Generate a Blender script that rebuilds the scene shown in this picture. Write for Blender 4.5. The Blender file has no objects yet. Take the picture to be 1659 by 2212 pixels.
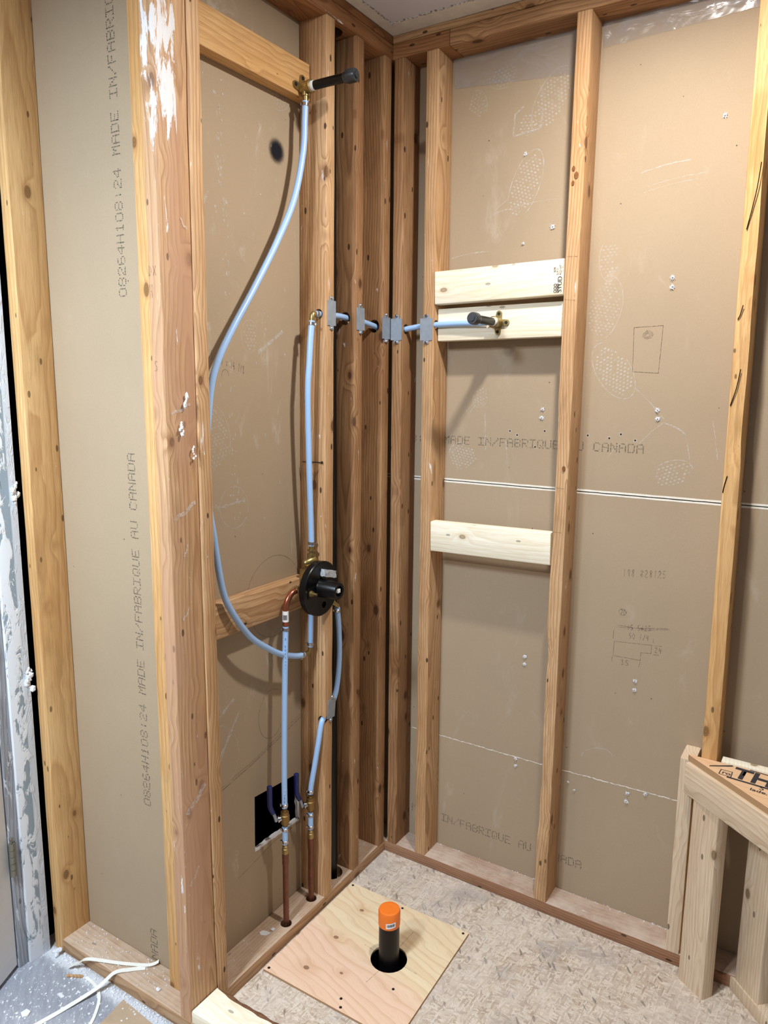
import bpy, bmesh, math, random
from mathutils import Vector, Matrix, noise
random.seed(7)
sc = bpy.context.scene
COL = sc.collection
W_IMG, H_IMG = 1659, 2212

# ------------------------------------------------------------------ camera
cam_d = bpy.data.cameras.new('camera'); cam_o = bpy.data.objects.new('camera', cam_d); COL.objects.link(cam_o)
cam_d.sensor_fit = 'HORIZONTAL'; cam_d.sensor_width = 36.0
cam_d.lens = 1605.3 / W_IMG * 36.0
cam_d.clip_start = 0.02
_r = Vector((0.8450795, 0.53455678, 0.00947039)); _u = Vector((-0.09821077, 0.1378003, 0.98557888)); _f = Vector((-0.52554285, 0.8338226, -0.16895144))
cam_o.matrix_world = Matrix(((_r.x, _u.x, -_f.x, 1.23156), (_r.y, _u.y, -_f.y, -1.97823), (_r.z, _u.z, -_f.z, 1.58256), (0, 0, 0, 1)))
sc.camera = cam_o

# ------------------------------------------------------------------ world, lights, exposure
wd = bpy.data.worlds.new('world'); sc.world = wd; wd.use_nodes = True
wd.node_tree.nodes['Background'].inputs[0].default_value = (0.82, 0.90, 1.0, 1)
wd.node_tree.nodes['Background'].inputs[1].default_value = 0.22
def area(name, loc, target, power, size, color, shape='DISK', sy=None, spread=math.pi):
    l = bpy.data.lights.new(name, 'AREA'); l.energy = power; l.shape = shape; l.size = size; l.color = color; l.spread = spread
    if sy: l.size_y = sy
    o = bpy.data.objects.new(name, l); COL.objects.link(o); o.location = loc
    o.rotation_euler = (Vector(target) - Vector(loc)).to_track_quat('-Z', 'Y').to_euler()
    return o
area('pot_light', (0.80, -0.53, 2.552), (0.80, -0.53, 0), 29, 0.08, (1.0, 0.972, 0.93))
area('pot_light_rear', (0.30, -2.75, 2.552), (0.25, -2.0, 0), 34, 0.16, (1.0, 0.97, 0.94))
area('hall_fill', (0.10, -2.05, 2.50), (-0.42, -1.0, 0.2), 37, 0.32, (0.68, 0.84, 1.0), spread=math.radians(125))  # added cool fill for the hall side, standing in for daylight
sc.view_settings.view_transform = 'Standard'; sc.view_settings.look = 'None'
sc.view_settings.exposure = -0.30; sc.view_settings.gamma = 1.0; sc.view_settings.use_curve_mapping = False

# ------------------------------------------------------------------ helpers
def S(r, g, b, a=1.0):
    f = lambda c: (c / 255 / 12.92) if c / 255 <= 0.04045 else ((c / 255 + 0.055) / 1.055) ** 2.4
    return (f(r), f(g), f(b), a)
class NT:
    def __init__(s, name):
        s.m = bpy.data.materials.new(name); s.m.use_nodes = True
        s.t = s.m.node_tree; s.t.nodes.clear()
        s.out = s.n('ShaderNodeOutputMaterial'); s.b = s.n('ShaderNodeBsdfPrincipled')
        s.t.links.new(s.b.outputs[0], s.out.inputs[0])
    def n(s, t): return s.t.nodes.new(t)
    def set(s, inp, v):
        if isinstance(v, bpy.types.NodeSocket): s.t.links.new(v, inp)
        else: inp.default_value = v
    def math(s, op, a, b=0.0, c=None, clamp=False):
        x = s.n('ShaderNodeMath'); x.operation = op; x.use_clamp = clamp; s.set(x.inputs[0], a); s.set(x.inputs[1], b)
        if c is not None: s.set(x.inputs[2], c)
        return x.outputs[0]
    def vmath(s, op, a, b=(0, 0, 0)):
        x = s.n('ShaderNodeVectorMath'); x.operation = op; s.set(x.inputs[0], a)
        if op == 'SCALE': s.set(x.inputs[3], b)
        else: s.set(x.inputs[1], b)
        return x.outputs['Value'] if op in ('LENGTH', 'DISTANCE', 'DOT_PRODUCT') else x.outputs[0]
    def obj(s): return s.n('ShaderNodeTexCoord').outputs['Object']
    def geo(s): return s.n('ShaderNodeNewGeometry').outputs['Position']
    def sep(s, v):
        x = s.n('ShaderNodeSeparateXYZ'); s.set(x.inputs[0], v); return x.outputs
    def comb(s, a, b, c):
        x = s.n('ShaderNodeCombineXYZ'); s.set(x.inputs[0], a); s.set(x.inputs[1], b); s.set(x.inputs[2], c); return x.outputs[0]
    def noise(s, v, scale=5, detail=2, rough=0.5, dist=0.0, col=False):
        x = s.n('ShaderNodeTexNoise'); s.set(x.inputs['Vector'], v); s.set(x.inputs['Scale'], scale); s.set(x.inputs['Detail'], detail)
        s.set(x.inputs['Roughness'], rough); s.set(x.inputs['Distortion'], dist); return x.outputs['Color' if col else 0]
    def voro(s, v, scale=5, feature='F1', out='Distance', rnd=1.0):
        x = s.n('ShaderNodeTexVoronoi'); x.feature = feature; s.set(x.inputs['Vector'], v); s.set(x.inputs['Scale'], scale); s.set(x.inputs['Randomness'], rnd); return x.outputs[out]
    def ramp(s, f, stops, interp='LINEAR'):
        x = s.n('ShaderNodeValToRGB'); s.set(x.inputs[0], f); e = x.color_ramp; e.interpolation = interp
        while len(e.elements) < len(stops): e.elements.new(0.5)
        for el, (p, c) in zip(e.elements, stops): el.position = p; el.color = c if len(c) == 4 else (*c, 1)
        return x.outputs[0]
    def ss(s, f, a, b, lo=0.0, hi=1.0):
        x = s.n('ShaderNodeMapRange'); x.interpolation_type = 'SMOOTHSTEP'; s.set(x.inputs[0], f); x.inputs[1].default_value = a; x.inputs[2].default_value = b
        x.inputs[3].default_value = lo; x.inputs[4].default_value = hi; return x.outputs[0]
    def mix(s, f, a, b, mode='MIX'):
        x = s.n('ShaderNodeMix'); x.data_type = 'RGBA'; x.blend_type = mode; s.set(x.inputs[0], f); s.set(x.inputs[6], a); s.set(x.inputs[7], b); return x.outputs[2]
    def map(s, v, scale=(1, 1, 1), rot=(0, 0, 0), loc=(0, 0, 0)):
        if any(rot): v = s._rot(v, rot); rot = (0, 0, 0)
        x = s.n('ShaderNodeMapping'); s.set(x.inputs[0], v); s.set(x.inputs[1], loc); s.set(x.inputs[2], rot); s.set(x.inputs[3], scale); return x.outputs[0]
    def _rot(s, v, rot):
        x = s.n('ShaderNodeMapping'); s.set(x.inputs[0], v); s.set(x.inputs[2], rot); return x.outputs[0]
    def rand(s): return s.n('ShaderNodeObjectInfo').outputs['Random']
    def bump(s, h, strength=0.3, dist=0.001):
        x = s.n('ShaderNodeBump'); s.set(x.inputs['Height'], h); x.inputs['Strength'].default_value = strength; x.inputs['Distance'].default_value = dist
        s.t.links.new(x.outputs[0], s.b.inputs['Normal'])
    def fin(s, col, rough=0.6, metal=0.0, spec=0.3):
        s.set(s.b.inputs['Base Color'], col); s.set(s.b.inputs['Roughness'], rough); s.set(s.b.inputs['Metallic'], metal); s.set(s.b.inputs['Specular IOR Level'], spec)
        return s.m

def plain(name, c, rough=0.5, metal=0.0, spec=0.4, var=0.08, scale=30, bump=0.0):
    t = NT(name); n = t.noise(t.obj(), scale, 4, 0.6)
    a = tuple(max(0, x * (1 - var * 2)) for x in c[:3]) + (1,); b = tuple(min(1, x * (1 + var * 2)) for x in c[:3]) + (1,)
    if bump: t.bump(n, bump, 0.002)
    return t.fin(t.mix(n, a, b), rough, metal, spec)

def wood(name, light, mid, dark, ring=210, knot=1.0, plaster=0.0, plaster_z=None, dirt=0.35, kc=None, rough=0.62, ringmix=0.75, pink=None, top=0.0):
    t = NT(name); o = t.obj(); rnd = t.rand()
    x, y, z = t.sep(o)
    off = t.math('MULTIPLY', rnd, 37.0)
    zz = t.math('ADD', z, off)
    wv = t.noise(t.comb(off, 0.0, t.math('MULTIPLY', zz, 1.3)), 1.0, 2, 0.5, 0, True)
    wv = t.vmath('SCALE', t.vmath('SUBTRACT', wv, (0.5, 0.5, 0.5)), 0.075)
    fine = t.noise(t.comb(t.math('MULTIPLY', x, 40.0), t.math('MULTIPLY', y, 40.0), t.math('MULTIPLY', zz, 3.0)), 1.0, 2, 0.5)
    kv = t.comb(t.math('MULTIPLY_ADD', x, 12.0, off), t.math('MULTIPLY', y, 12.0), t.math('MULTIPLY', zz, 7.0))
    kd = t.voro(kv, 1.0)
    kb = t.ss(kd, 0.38, 0.05)
    px = t.math('MULTIPLY_ADD', t.math('FRACT', t.math('MULTIPLY', rnd, 7.31)), 0.16, -0.08)
    py = t.math('MULTIPLY_ADD', t.math('FRACT', t.math('MULTIPLY', rnd, 13.7)), 0.10, 0.005)
    rx, ry, rz = t.sep(wv)
    r = t.vmath('LENGTH', t.comb(t.math('ADD', t.math('ADD', x, px), rx), t.math('ADD', t.math('ADD', y, py), ry), 0.0))
    r = t.math('ADD', r, t.math('MULTIPLY', fine, 0.006))
    r = t.math('ADD', r, t.math('MULTIPLY', kb, 0.012 * knot))
    fr = t.math('FRACT', t.math('MULTIPLY', r, ring))
    rc = t.ramp(fr, [(0.0, (0, 0, 0)), (0.55, (0.35, 0.35, 0.35)), (0.88, (1, 1, 1)), (1.0, (0, 0, 0))])
    fib = t.noise(t.comb(t.math('MULTIPLY', x, 700.0), t.math('MULTIPLY', y, 700.0), t.math('MULTIPLY', zz, 14.0)), 1.0, 2, 0.6)
    tone = t.noise(t.comb(t.math('MULTIPLY', x, 9.0), t.math('MULTIPLY', y, 9.0), t.math('MULTIPLY', zz, 2.2)), 1.0, 3, 0.6)
    c = t.mix(t.ss(tone, 0.25, 0.75), light, mid)
    c = t.mix(t.math('MULTIPLY', rc, ringmix * 0.8), c, dark)
    c = t.mix(t.ss(fib, 0.38, 0.72, 0.0, 0.5), c, dark)
    # knots
    kc = kc or tuple(v * 0.32 for v in dark[:3]) + (1,)
    if knot > 0:
        kr = t.math('ADD', kd, t.math('MULTIPLY', t.math('SUBTRACT', fine, 0.5), 0.06))
        c = t.mix(t.ss(kr, 0.20, 0.08, 0.0, 0.55), c, dark)
        ringk = t.math('FRACT', t.math('MULTIPLY', kr, 30.0))
        c = t.mix(t.math('MULTIPLY', t.ss(kr, 0.12, 0.085, 0.0, 0.8), t.math('MULTIPLY_ADD', ringk, 0.4, 0.6)), c, kc)
    # nail holes and specks
    nd = t.voro(t.comb(t.math('MULTIPLY_ADD', x, 26.0, off), t.math('MULTIPLY', y, 26.0), t.math('MULTIPLY', zz, 11.0)), 1.0)
    c = t.mix(t.ss(nd, 0.11, 0.085, 0.0, 0.85 * min(1, knot)), c, S(30, 18, 10))
    d = t.noise(t.comb(t.math('MULTIPLY', x, 16.0), t.math('MULTIPLY', y, 16.0), t.math('MULTIPLY', zz, 5.0)), 1.0, 5, 0.65)
    c = t.mix(t.ss(d, 0.52, 0.75, 0.0, dirt), c, tuple(v * 0.45 for v in mid[:3]) + (1,))
    if pink: c = t.mix(t.ss(tone, 0.4, 0.65, 0.0, 0.7), c, pink)
    if plaster > 0:
        pn = t.noise(t.comb(t.math('MULTIPLY', x, 45.0), t.math('MULTIPLY', y, 45.0), t.math('MULTIPLY', zz, 9.0)), 1.0, 6, 0.72, 0.6)
        lo = 0.70 - 0.16 * plaster
        if plaster_z:
            (za, zb, amt, fx0, fx1) = plaster_z
            m = t.math('MULTIPLY', t.ss(z, za, zb), t.math('MULTIPLY', t.ss(x, fx0 - 0.006, fx0 + 0.002), t.ss(x, fx1 + 0.006, fx1 - 0.002)))
            pn = t.math('ADD', pn, t.math('MULTIPLY', m, amt))
        c = t.mix(t.ss(pn, lo, lo + 0.05, 0.0, 0.88), c, S(232, 232, 234))
    if top > 0:   # drywall dust settled on upward faces
        nz = t.sep(t.n('ShaderNodeNewGeometry').outputs['Normal'])[2]
        dn = t.noise(t.geo(), 14, 5, 0.65)
        c = t.mix(t.math('MULTIPLY', t.ss(nz, 0.75, 0.95), t.ss(dn, 0.25, 0.75, top * 0.35, top)), c, S(214, 198, 182))
    t.bump(t.math('MULTIPLY_ADD', rc, 0.5, fib), 0.2, 0.0008)
    return t.fin(c, rough, 0, 0.25)

M = {}
M['old'] = wood('old_framing_wood', S(221, 184, 141), S(197, 154, 109), S(136, 91, 56), 125, 1.15, 0.3, dirt=0.45)
M['old2'] = wood('old_shaded_wood', S(192, 151, 108), S(156, 114, 77), S(98, 63, 40), 115, 1.2, 0.25, dirt=0.6)  # old wood toned darker, shade of the corner studs put into the colour
M['orange'] = wood('orange_framing_wood', S(230, 190, 134), S(212, 164, 106), S(164, 114, 66), 85, 0.8, 0.1, dirt=0.35, ringmix=0.6)
M['red'] = wood('reddish_framing_wood', S(180, 130, 88), S(154, 106, 68), S(104, 66, 40), 130, 0.9, 0.2, dirt=0.5)
M['post'] = wood('scuffed_post_wood', S(216, 176, 134), S(196, 154, 114), S(138, 94, 60), 105, 1.2, 0.42, (1.90, 2.08, 0.155, -0.046, 0.012), 0.35, pink=S(192, 150, 122))
M['new'] = wood('new_spruce', S(250, 244, 228), S(243, 234, 210), S(214, 192, 152), 110, 0.6, 0, dirt=0.08, kc=S(120, 88, 52), ringmix=0.45)
M['bench'] = wood('bench_spruce', S(234, 216, 190), S(220, 197, 168), S(182, 151, 118), 115, 0.8, 0, dirt=0.16, kc=S(92, 64, 40), ringmix=0.6)
M['plate'] = wood('dusty_plate_wood', S(206, 172, 136), S(184, 146, 108), S(132, 92, 60), 120, 0.9, 0.35, dirt=0.45, top=0.6)
M['redplate'] = wood('dusty_red_plate_wood', S(186, 146, 116), S(162, 120, 92), S(108, 68, 44), 130, 0.9, 0.3, dirt=0.4, top=0.75)

def drywall(name, base, dust=0.25):
    t = NT(name); g = t.geo()
    n1 = t.noise(g, 2.2, 4, 0.6); n2 = t.noise(g, 420, 2, 0.7); n3 = t.noise(t.map(g, (9, 9, 4)), 1.0, 6, 0.72, 0.8)
    c = t.mix(n1, tuple(v * 0.88 for v in base[:3]) + (1,), tuple(min(1, v * 1.1) for v in base[:3]) + (1,))
    c = t.mix(t.ss(n2, 0.3, 0.7, 0, 0.22), c, tuple(v * 0.7 for v in base[:3]) + (1,))
    c = t.mix(t.ss(n3, 0.56, 0.80, 0.0, dust), c, S(214, 208, 198))
    v = t.voro(g, 15.0); c = t.mix(t.ss(v, 0.035, 0.02, 0, 0.8), c, S(52, 40, 30))
    t.bump(t.math('MULTIPLY_ADD', n1, 2.0, n2), 0.10, 0.0008)
    return t.fin(c, 0.78, 0, 0.2)
M['dry'] = drywall('kraft_drywall_back', S(172, 152, 127), 0.22)
M['dry_l'] = drywall('kraft_drywall_back_dusty', S(174, 153, 127), 0.6)
M['dry_s'] = drywall('kraft_drywall_back_clean', S(174, 154, 128), 0.05)
M['gypsum'] = plain('gypsum_edge', S(226, 226, 228), 0.9, 0, 0.1, 0.05, 60, 0.3)
M['ceil'] = plain('ceiling_board', S(212, 213, 224), 0.85, 0, 0.1, 0.03, 8)
M['ceil2'] = plain('ceiling_joint_compound', S(222, 219, 212), 0.85, 0, 0.1, 0.10, 25)
M['scar'] = plain('scraped_paper', S(150, 142, 128), 0.9, 0, 0.1, 0.3, 90)
M['black'] = plain('painted_black_void', (0.004, 0.0035, 0.003, 1), 0.9, 0, 0.0)  # black colour stands in for deep shade behind gaps and holes
M['pex'] = plain('light_blue_pex', S(160, 194, 236), 0.28, 0, 0.5, 0.02)
M['pexink'] = plain('pex_print', S(88, 122, 176), 0.6)
M['copper'] = plain('weathered_copper', S(112, 70, 54), 0.42, 0.6, 0.5, 0.25, 60)
M['copperb'] = plain('bright_copper', S(176, 104, 80), 0.25, 0.85, 0.5, 0.12, 40)
M['brass'] = plain('brass', S(158, 138, 92), 0.36, 0.85, 0.5, 0.2, 80)
M['brassd'] = plain('dull_bronze', S(140, 112, 66), 0.45, 0.8, 0.5, 0.2, 80)
M['steel'] = plain('crimp_steel', S(186, 186, 190), 0.22, 1.0, 0.5, 0.1)
M['galv'] = plain('galvanized_steel', S(158, 167, 178), 0.45, 0.5, 0.5, 0.14, 45)
M['iron'] = plain('black_iron_pipe', S(12, 12, 14), 0.34, 0.2, 0.4, 0.4, 90)
M['ironw'] = plain('worn_black_cap', S(66, 68, 72), 0.34, 0.5, 0.5, 0.3, 70)
M['abs'] = plain('black_abs_plastic', (0.003, 0.003, 0.0035, 1), 0.36, 0, 0.3, 0.15)
M['guard'] = plain('black_guard_plastic', (0.0022, 0.0022, 0.0026, 1), 0.32, 0, 0.3, 0.2)
M['white'] = plain('white_plastic', S(238, 238, 240), 0.5, 0, 0.4, 0.02)
M['ink'] = plain('black_ink', S(32, 32, 36), 0.8, 0, 0.1, 0.2, 200)
M['stampink'] = plain('stamp_ink', S(62, 58, 60), 0.85, 0, 0.1, 0.3, 300)
M['orangecap'] = plain('orange_cap_plastic', S(236, 120, 38), 0.4, 0, 0.5, 0.03)
M['blueh'] = plain('blue_vinyl_handle', S(20, 34, 100), 0.45, 0, 0.5, 0.1)
M['vinylstrip'] = plain('white_vinyl_strip', S(240, 238, 228), 0.55, 0, 0.3, 0.05)
M['paper'] = plain('tan_paper', S(186, 162, 136), 0.85, 0, 0.1, 0.12, 12)
M['screw'] = plain('dark_screw', S(46, 42, 38), 0.5, 0.6, 0.5)
M['hinge'] = plain('tarnished_hinge_metal', S(138, 134, 120), 0.5, 0.6, 0.5, 0.2, 80)
M['door'] = plain('white_door_paint', S(246, 248, 252), 0.55, 0, 0.3, 0.04, 60)
M['seam'] = plain('white_paper_edge', S(232, 226, 214), 0.8, 0, 0.1, 0.08, 90)
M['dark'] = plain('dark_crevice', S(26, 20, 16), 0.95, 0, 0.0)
def decal(name, c, alpha, nscale=60):
    t = NT(name); n = t.noise(t.geo(), nscale, 4, 0.7)
    tr = t.n('ShaderNodeBsdfTransparent'); mx = t.n('ShaderNodeMixShader')
    t.t.links.new(t.math('MULTIPLY', t.ss(n, 0.28, 0.66), alpha), mx.inputs[0]); t.t.links.new(tr.outputs[0], mx.inputs[1]); t.t.links.new(t.b.outputs[0], mx.inputs[2])
    t.t.links.new(mx.outputs[0], t.out.inputs[0]); return t.fin(c, 0.9, 0, 0.05)
M['dust'] = decal('chalk_dust_mark', S(222, 218, 212), 0.52, 120)
M['dust2'] = decal('faint_chalk_dust_mark', S(222, 218, 212), 0.36, 120)
M['scrape'] = decal('white_scrape', S(244, 244, 246), 0.9, 90)
M['dot'] = decal('dot_matrix_ink', S(58, 58, 58), 0.95, 300)
M['dotf'] = decal('faded_dot_matrix_ink', S(78, 74, 68), 0.85, 300)
M['pencil'] = decal('pencil_line', S(72, 62, 52), 0.75, 200)
M['knot'] = plain('brown_knot', S(120, 78, 46), 0.7, 0, 0.2, 0.4, 260)
def soot():
    t = NT('soot_spot'); x, y, z = t.sep(t.obj()); r = t.vmath('LENGTH', t.comb(x, t.math('MULTIPLY', y, 1.0), 0.0))
    n = t.noise(t.obj(), 160, 3, 0.6); r = t.math('ADD', r, t.math('MULTIPLY', t.math('SUBTRACT', n, 0.5), 0.006))
    tr = t.n('ShaderNodeBsdfTransparent'); mx = t.n('ShaderNodeMixShader')
    t.t.links.new(t.ss(r, 0.036, 0.014, 0, 0.93), mx.inputs[0]); t.t.links.new(tr.outputs[0], mx.inputs[1]); t.t.links.new(t.b.outputs[0], mx.inputs[2]); t.t.links.new(mx.outputs[0], t.out.inputs[0])
    return t.fin(S(34, 34, 40), 0.9, 0, 0.05)
M['soot'] = soot()
def osb():
    t = NT('osb_subfloor'); g = t.geo(); w = t.noise(g, 9, 3, 0.6, 0, True)
    gw = t.vmath('ADD', g, t.vmath('SCALE', t.vmath('SUBTRACT', w, (0.5, 0.5, 0.5)), 0.014))
    c = None; hs = None
    cols = [(0.0, S(160, 138, 116)), (0.3, S(192, 172, 150)), (0.65, S(210, 194, 174)), (1.0, S(222, 208, 190))]
    for i, (rot, sc_, th) in enumerate(((0.5, (22, 80, 1), 0), (2.0, (26, 100, 1), 0.45), (1.2, (30, 130, 1), 0.5), (2.75, (36, 150, 1), 0.5), (0.1, (44, 200, 1), 0.6), (1.65, (40, 260, 1), 0.7))):
        v = t.map(gw, sc_, (0, 0, rot), (i * 3.7, i * 1.9, 0))
        cell = t.voro(v, 1.0, 'F1', 'Color'); f = t.sep(cell)[0]; sel = t.sep(cell)[1]
        ci = t.ramp(f, cols)
        ed = t.voro(v, 1.0, 'DISTANCE_TO_EDGE'); ci = t.mix(t.ss(ed, 0.07, 0.0, 0, 0.35), ci, S(138, 114, 92))
        c = ci if c is None else t.mix(t.ss(sel, th, th + 0.02), c, ci)
    dk = t.voro(t.map(gw, (60, 210, 1), (0, 0, 0.9)), 1.0, 'F1', 'Color'); c = t.mix(t.ss(t.sep(dk)[2], 0.972, 0.985, 0, 0.75), c, S(70, 60, 54))
    fb = t.noise(t.map(gw, (60, 500, 1), (0, 0, 0.7)), 1.0, 3, 0.7); c = t.mix(t.ss(fb, 0.45, 0.75, 0, 0.4), c, S(150, 124, 100))
    d = t.noise(g, 5.5, 6, 0.7); c = t.mix(t.ss(d, 0.38, 0.70, 0.12, 0.55), c, S(212, 200, 190))
    gr = t.noise(g, 4.3, 4, 0.65); c = t.mix(t.ss(gr, 0.52, 0.72, 0, 0.55), c, S(158, 150, 148))
    t.bump(t.noise(gw, 60, 4, 0.7), 0.35, 0.002)
    return t.fin(c, 0.75, 0, 0.25)
M['osb'] = osb()
def hallfloor():
    t = NT('dusty_grey_floor'); g = t.geo(); a = t.map(g, (5, 30, 1), (0, 0, 0.75))
    c = t.mix(t.noise(a, 3, 4, 0.6), S(128, 130, 138), S(176, 178, 186))
    s1 = t.noise(t.map(g, (50, 95, 1), (0, 0, 0.8)), 1.0, 5, 0.7); c = t.mix(t.ss(s1, 0.58, 0.66, 0, 0.9), c, S(232, 236, 240))
    s2 = t.noise(t.map(g, (130, 240, 1), (0, 0, 0.8)), 1.0, 3, 0.7); c = t.mix(t.ss(s2, 0.62, 0.68, 0, 0.85), c, S(236, 240, 244))
    x, y, z = t.sep(g)
    lv = t.math('ADD', t.math('ABSOLUTE', t.math('SUBTRACT', y, -0.905)), t.math('MULTIPLY', s1, 0.06))
    c = t.mix(t.ss(lv, 0.06, 0.035, 0, 0.75), c, S(222, 224, 228))
    t.bump(t.math('ADD', s1, s2), 0.4, 0.002)
    return t.fin(c, 0.85, 0, 0.15)
M['hall'] = hallfloor()
def ply(name, stamp=False, knots=()):
    t = NT(name); g = t.geo(); x, y, z = t.sep(g)
    p = t.comb(x, y, 0.0)
    w = t.noise(t.comb(t.math('MULTIPLY', x, 3.0), t.math('MULTIPLY', y, 8.0), 0.0), 1.0, 3, 0.5)
    kk = None; kn = None
    for (kx, ky, kr) in knots:
        d = t.vmath('DISTANCE', t.comb(t.math('MULTIPLY', x, 1.0), t.math('MULTIPLY', y, 1.35), 0.0), (kx, ky * 1.35, 0))
        b = t.ss(d, kr * 6, kr * 0.5); kk = b if kk is None else t.math('MAXIMUM', kk, b)
        c_ = t.ss(d, kr, kr * 0.75); kn = c_ if kn is None else t.math('MAXIMUM', kn, c_)
    yy = t.math('ADD', t.math('MULTIPLY_ADD', x, 0.28, y), t.math('MULTIPLY', w, 0.11))
    if kk is not None: yy = t.math('ADD', yy, t.math('MULTIPLY', kk, 0.02))
    band = t.noise(t.comb(0.0, t.math('MULTIPLY', yy, 30.0), 3.0), 1.0, 4, 0.6)
    fr = t.math('FRACT', t.math('MULTIPLY', yy, 34.0)); line = t.ramp(fr, [(0.0, (0, 0, 0)), (0.6, (0.1, 0.1, 0.1)), (0.9, (1, 1, 1)), (1.0, (0, 0, 0))])
    c = t.mix(t.ss(yy, -0.36, -0.30), S(232, 198, 172), S(232, 212, 176)) if not stamp else S(226, 186, 146)
    c = t.mix(t.ss(band, 0.35, 0.7, 0, 0.35), c, S(216, 178, 136))
    c = t.mix(t.math('MULTIPLY', line, 0.30), c, S(190, 140, 100))
    f = t.noise(t.comb(t.math('MULTIPLY', x, 20.0), t.math('MULTIPLY', yy, 600.0), 0.0), 1.0, 2, 0.6); c = t.mix(t.ss(f, 0.4, 0.8, 0, 0.25), c, S(186, 140, 104))
    if kn is not None:
        c = t.mix(t.math('MULTIPLY', kk, 0.3), c, S(196, 140, 96)); c = t.mix(t.math('MULTIPLY', kn, 0.8), c, S(122, 86, 66))
    return t.fin(c, 0.7, 0, 0.25)
M['ply'] = ply('patch_plywood', False, ((0.106, -0.297, 0.008), (0.106, -0.43, 0.009), (0.104, -0.566, 0.010), (0.196, -0.53, 0.006)))
M['plyseat'] = ply('seat_plywood', True)
def plyedge():
    t = NT('plywood_edge'); x, y, z = t.sep(t.geo()); fr = t.math('FRACT', t.math('MULTIPLY', z, 260.0))
    return t.fin(t.mix(t.ss(fr, 0.4, 0.6), S(150, 108, 76), S(196, 164, 124)), 0.8)
M['plyedge'] = plyedge()
def jamb():
    t = NT('peeling_jamb_paint'); g = t.geo(); x, y, z = t.sep(g)
    n = t.noise(t.comb(t.math('MULTIPLY', x, 30.0), t.math('MULTIPLY', y, 42.0), t.math('MULTIPLY', z, 14.0)), 1.0, 5, 0.65, 0.7)
    bias = t.math('MULTIPLY', t.ss(y, -0.925, -0.96), 0.10)
    n = t.math('ADD', n, bias)
    c = t.mix(t.noise(t.map(g, (20, 20, 3)), 1.0, 3), S(140, 156, 166), S(166, 180, 190))
    c = t.mix(t.ss(n, 0.49, 0.52), c, S(240, 244, 248))
    c = t.mix(t.ss(y, -0.922, -0.918, 0, 0.9), c, S(222, 230, 240))
    e = t.noise(t.map(g, (60, 60, 10)), 1.0, 4, 0.7); c = t.mix(t.ss(e, 0.66, 0.72, 0, 0.8), c, S(92, 74, 58))
    t.bump(t.ss(n, 0.48, 0.56), 0.6, 0.002)
    return t.fin(c, 0.7, 0, 0.2)
M['jamb'] = jamb()
M['jambw'] = wood('worn_stop_wood', S(196, 204, 214), S(168, 172, 180), S(110, 92, 78), 120, 0.6, 0.8, dirt=0.6)
def plastic():
    t = NT('clear_poly_sheet'); g = t.geo(); n = t.noise(t.map(g, (10, 10, 26)), 1.0, 3, 0.6, 0.8)
    tr = t.n('ShaderNodeBsdfTransparent'); mx = t.n('ShaderNodeMixShader'); tr.inputs[0].default_value = (0.93, 0.93, 0.95, 1)
    t.t.links.new(t.ss(n, 0.32, 0.8, 0.08, 0.34), mx.inputs[0]); t.t.links.new(tr.outputs[0], mx.inputs[1]); t.t.links.new(t.b.outputs[0], mx.inputs[2]); t.t.links.new(mx.outputs[0], t.out.inputs[0])
    t.bump(n, 0.5, 0.006); return t.fin(S(190, 190, 196), 0.17, 0, 0.8)
M['poly'] = plastic()

# --- object helpers
def tag(o, label=None, cat=None, group=None, kind=None):
    if label: o['label'] = label
    if cat: o['category'] = cat
    if group: o['group'] = group
    if kind: o['kind'] = kind
    return o
def link(name, me, mats, parent=None, mw=None):
    o = bpy.data.objects.new(name, me); COL.objects.link(o)
    for m in (mats if isinstance(mats, (list, tuple)) else [mats]): me.materials.append(m)
    if mw is not None: o.matrix_world = mw
    if parent is not None:
        o.parent = parent
        o.matrix_parent_inverse = Matrix.LocRotScale(parent.location, parent.rotation_euler, None).inverted() if parent.type == 'EMPTY' else parent.matrix_basis.inverted()
    return o
def empty(name, loc, label, cat, group=None):
    o = bpy.data.objects.new(name, None); COL.objects.link(o); o.location = loc; o.empty_display_size = 0.02
    return tag(o, label, cat, group)
def bm_obj(name, bm, mats, parent=None, smooth=False, mw=None):
    bmesh.ops.recalc_face_normals(bm, faces=bm.faces)
    me = bpy.data.meshes.new(name); bm.to_mesh(me); bm.free()
    if smooth:
        me.polygons.foreach_set('use_smooth', [True] * len(me.polygons))
        me.set_sharp_from_angle(angle=math.radians(40))
    return link(name, me, mats, parent, mw)
def add_box(bm, lo, hi, mi=0):
    v = [bm.verts.new((x, y, z)) for z in (lo[2], hi[2]) for y in (lo[1], hi[1]) for x in (lo[0], hi[0])]
    for q in ((0, 2, 3, 1), (4, 5, 7, 6), (0, 1, 5, 4), (2, 6, 7, 3), (0, 4, 6, 2), (1, 3, 7, 5)):
        bm.faces.new([v[i] for i in q]).material_index = mi
def add_prism(bm, poly, z0, z1, mi=0, side_mi=None):
    a = [bm.verts.new((p[0], p[1], z0)) for p in poly]; b = [bm.verts.new((p[0], p[1], z1)) for p in poly]
    bm.faces.new(a[::-1]).material_index = mi; bm.faces.new(b).material_index = mi
    for i in range(len(poly)):
        j = (i + 1) % len(poly); bm.faces.new((a[i], a[j], b[j], b[i])).material_index = mi if side_mi is None else side_mi
def bevel(bm, w=0.002, seg=2):
    bmesh.ops.bevel(bm, geom=bm.edges[:], offset=w, segments=seg, affect='EDGES', profile=0.6)
def box_obj(name, lo, hi, mat, parent=None, bev=0.0):
    bm = bmesh.new(); add_box(bm, lo, hi)
    if bev: bevel(bm, bev)
    return bm_obj(name, bm, mat, parent, bool(bev))
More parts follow.
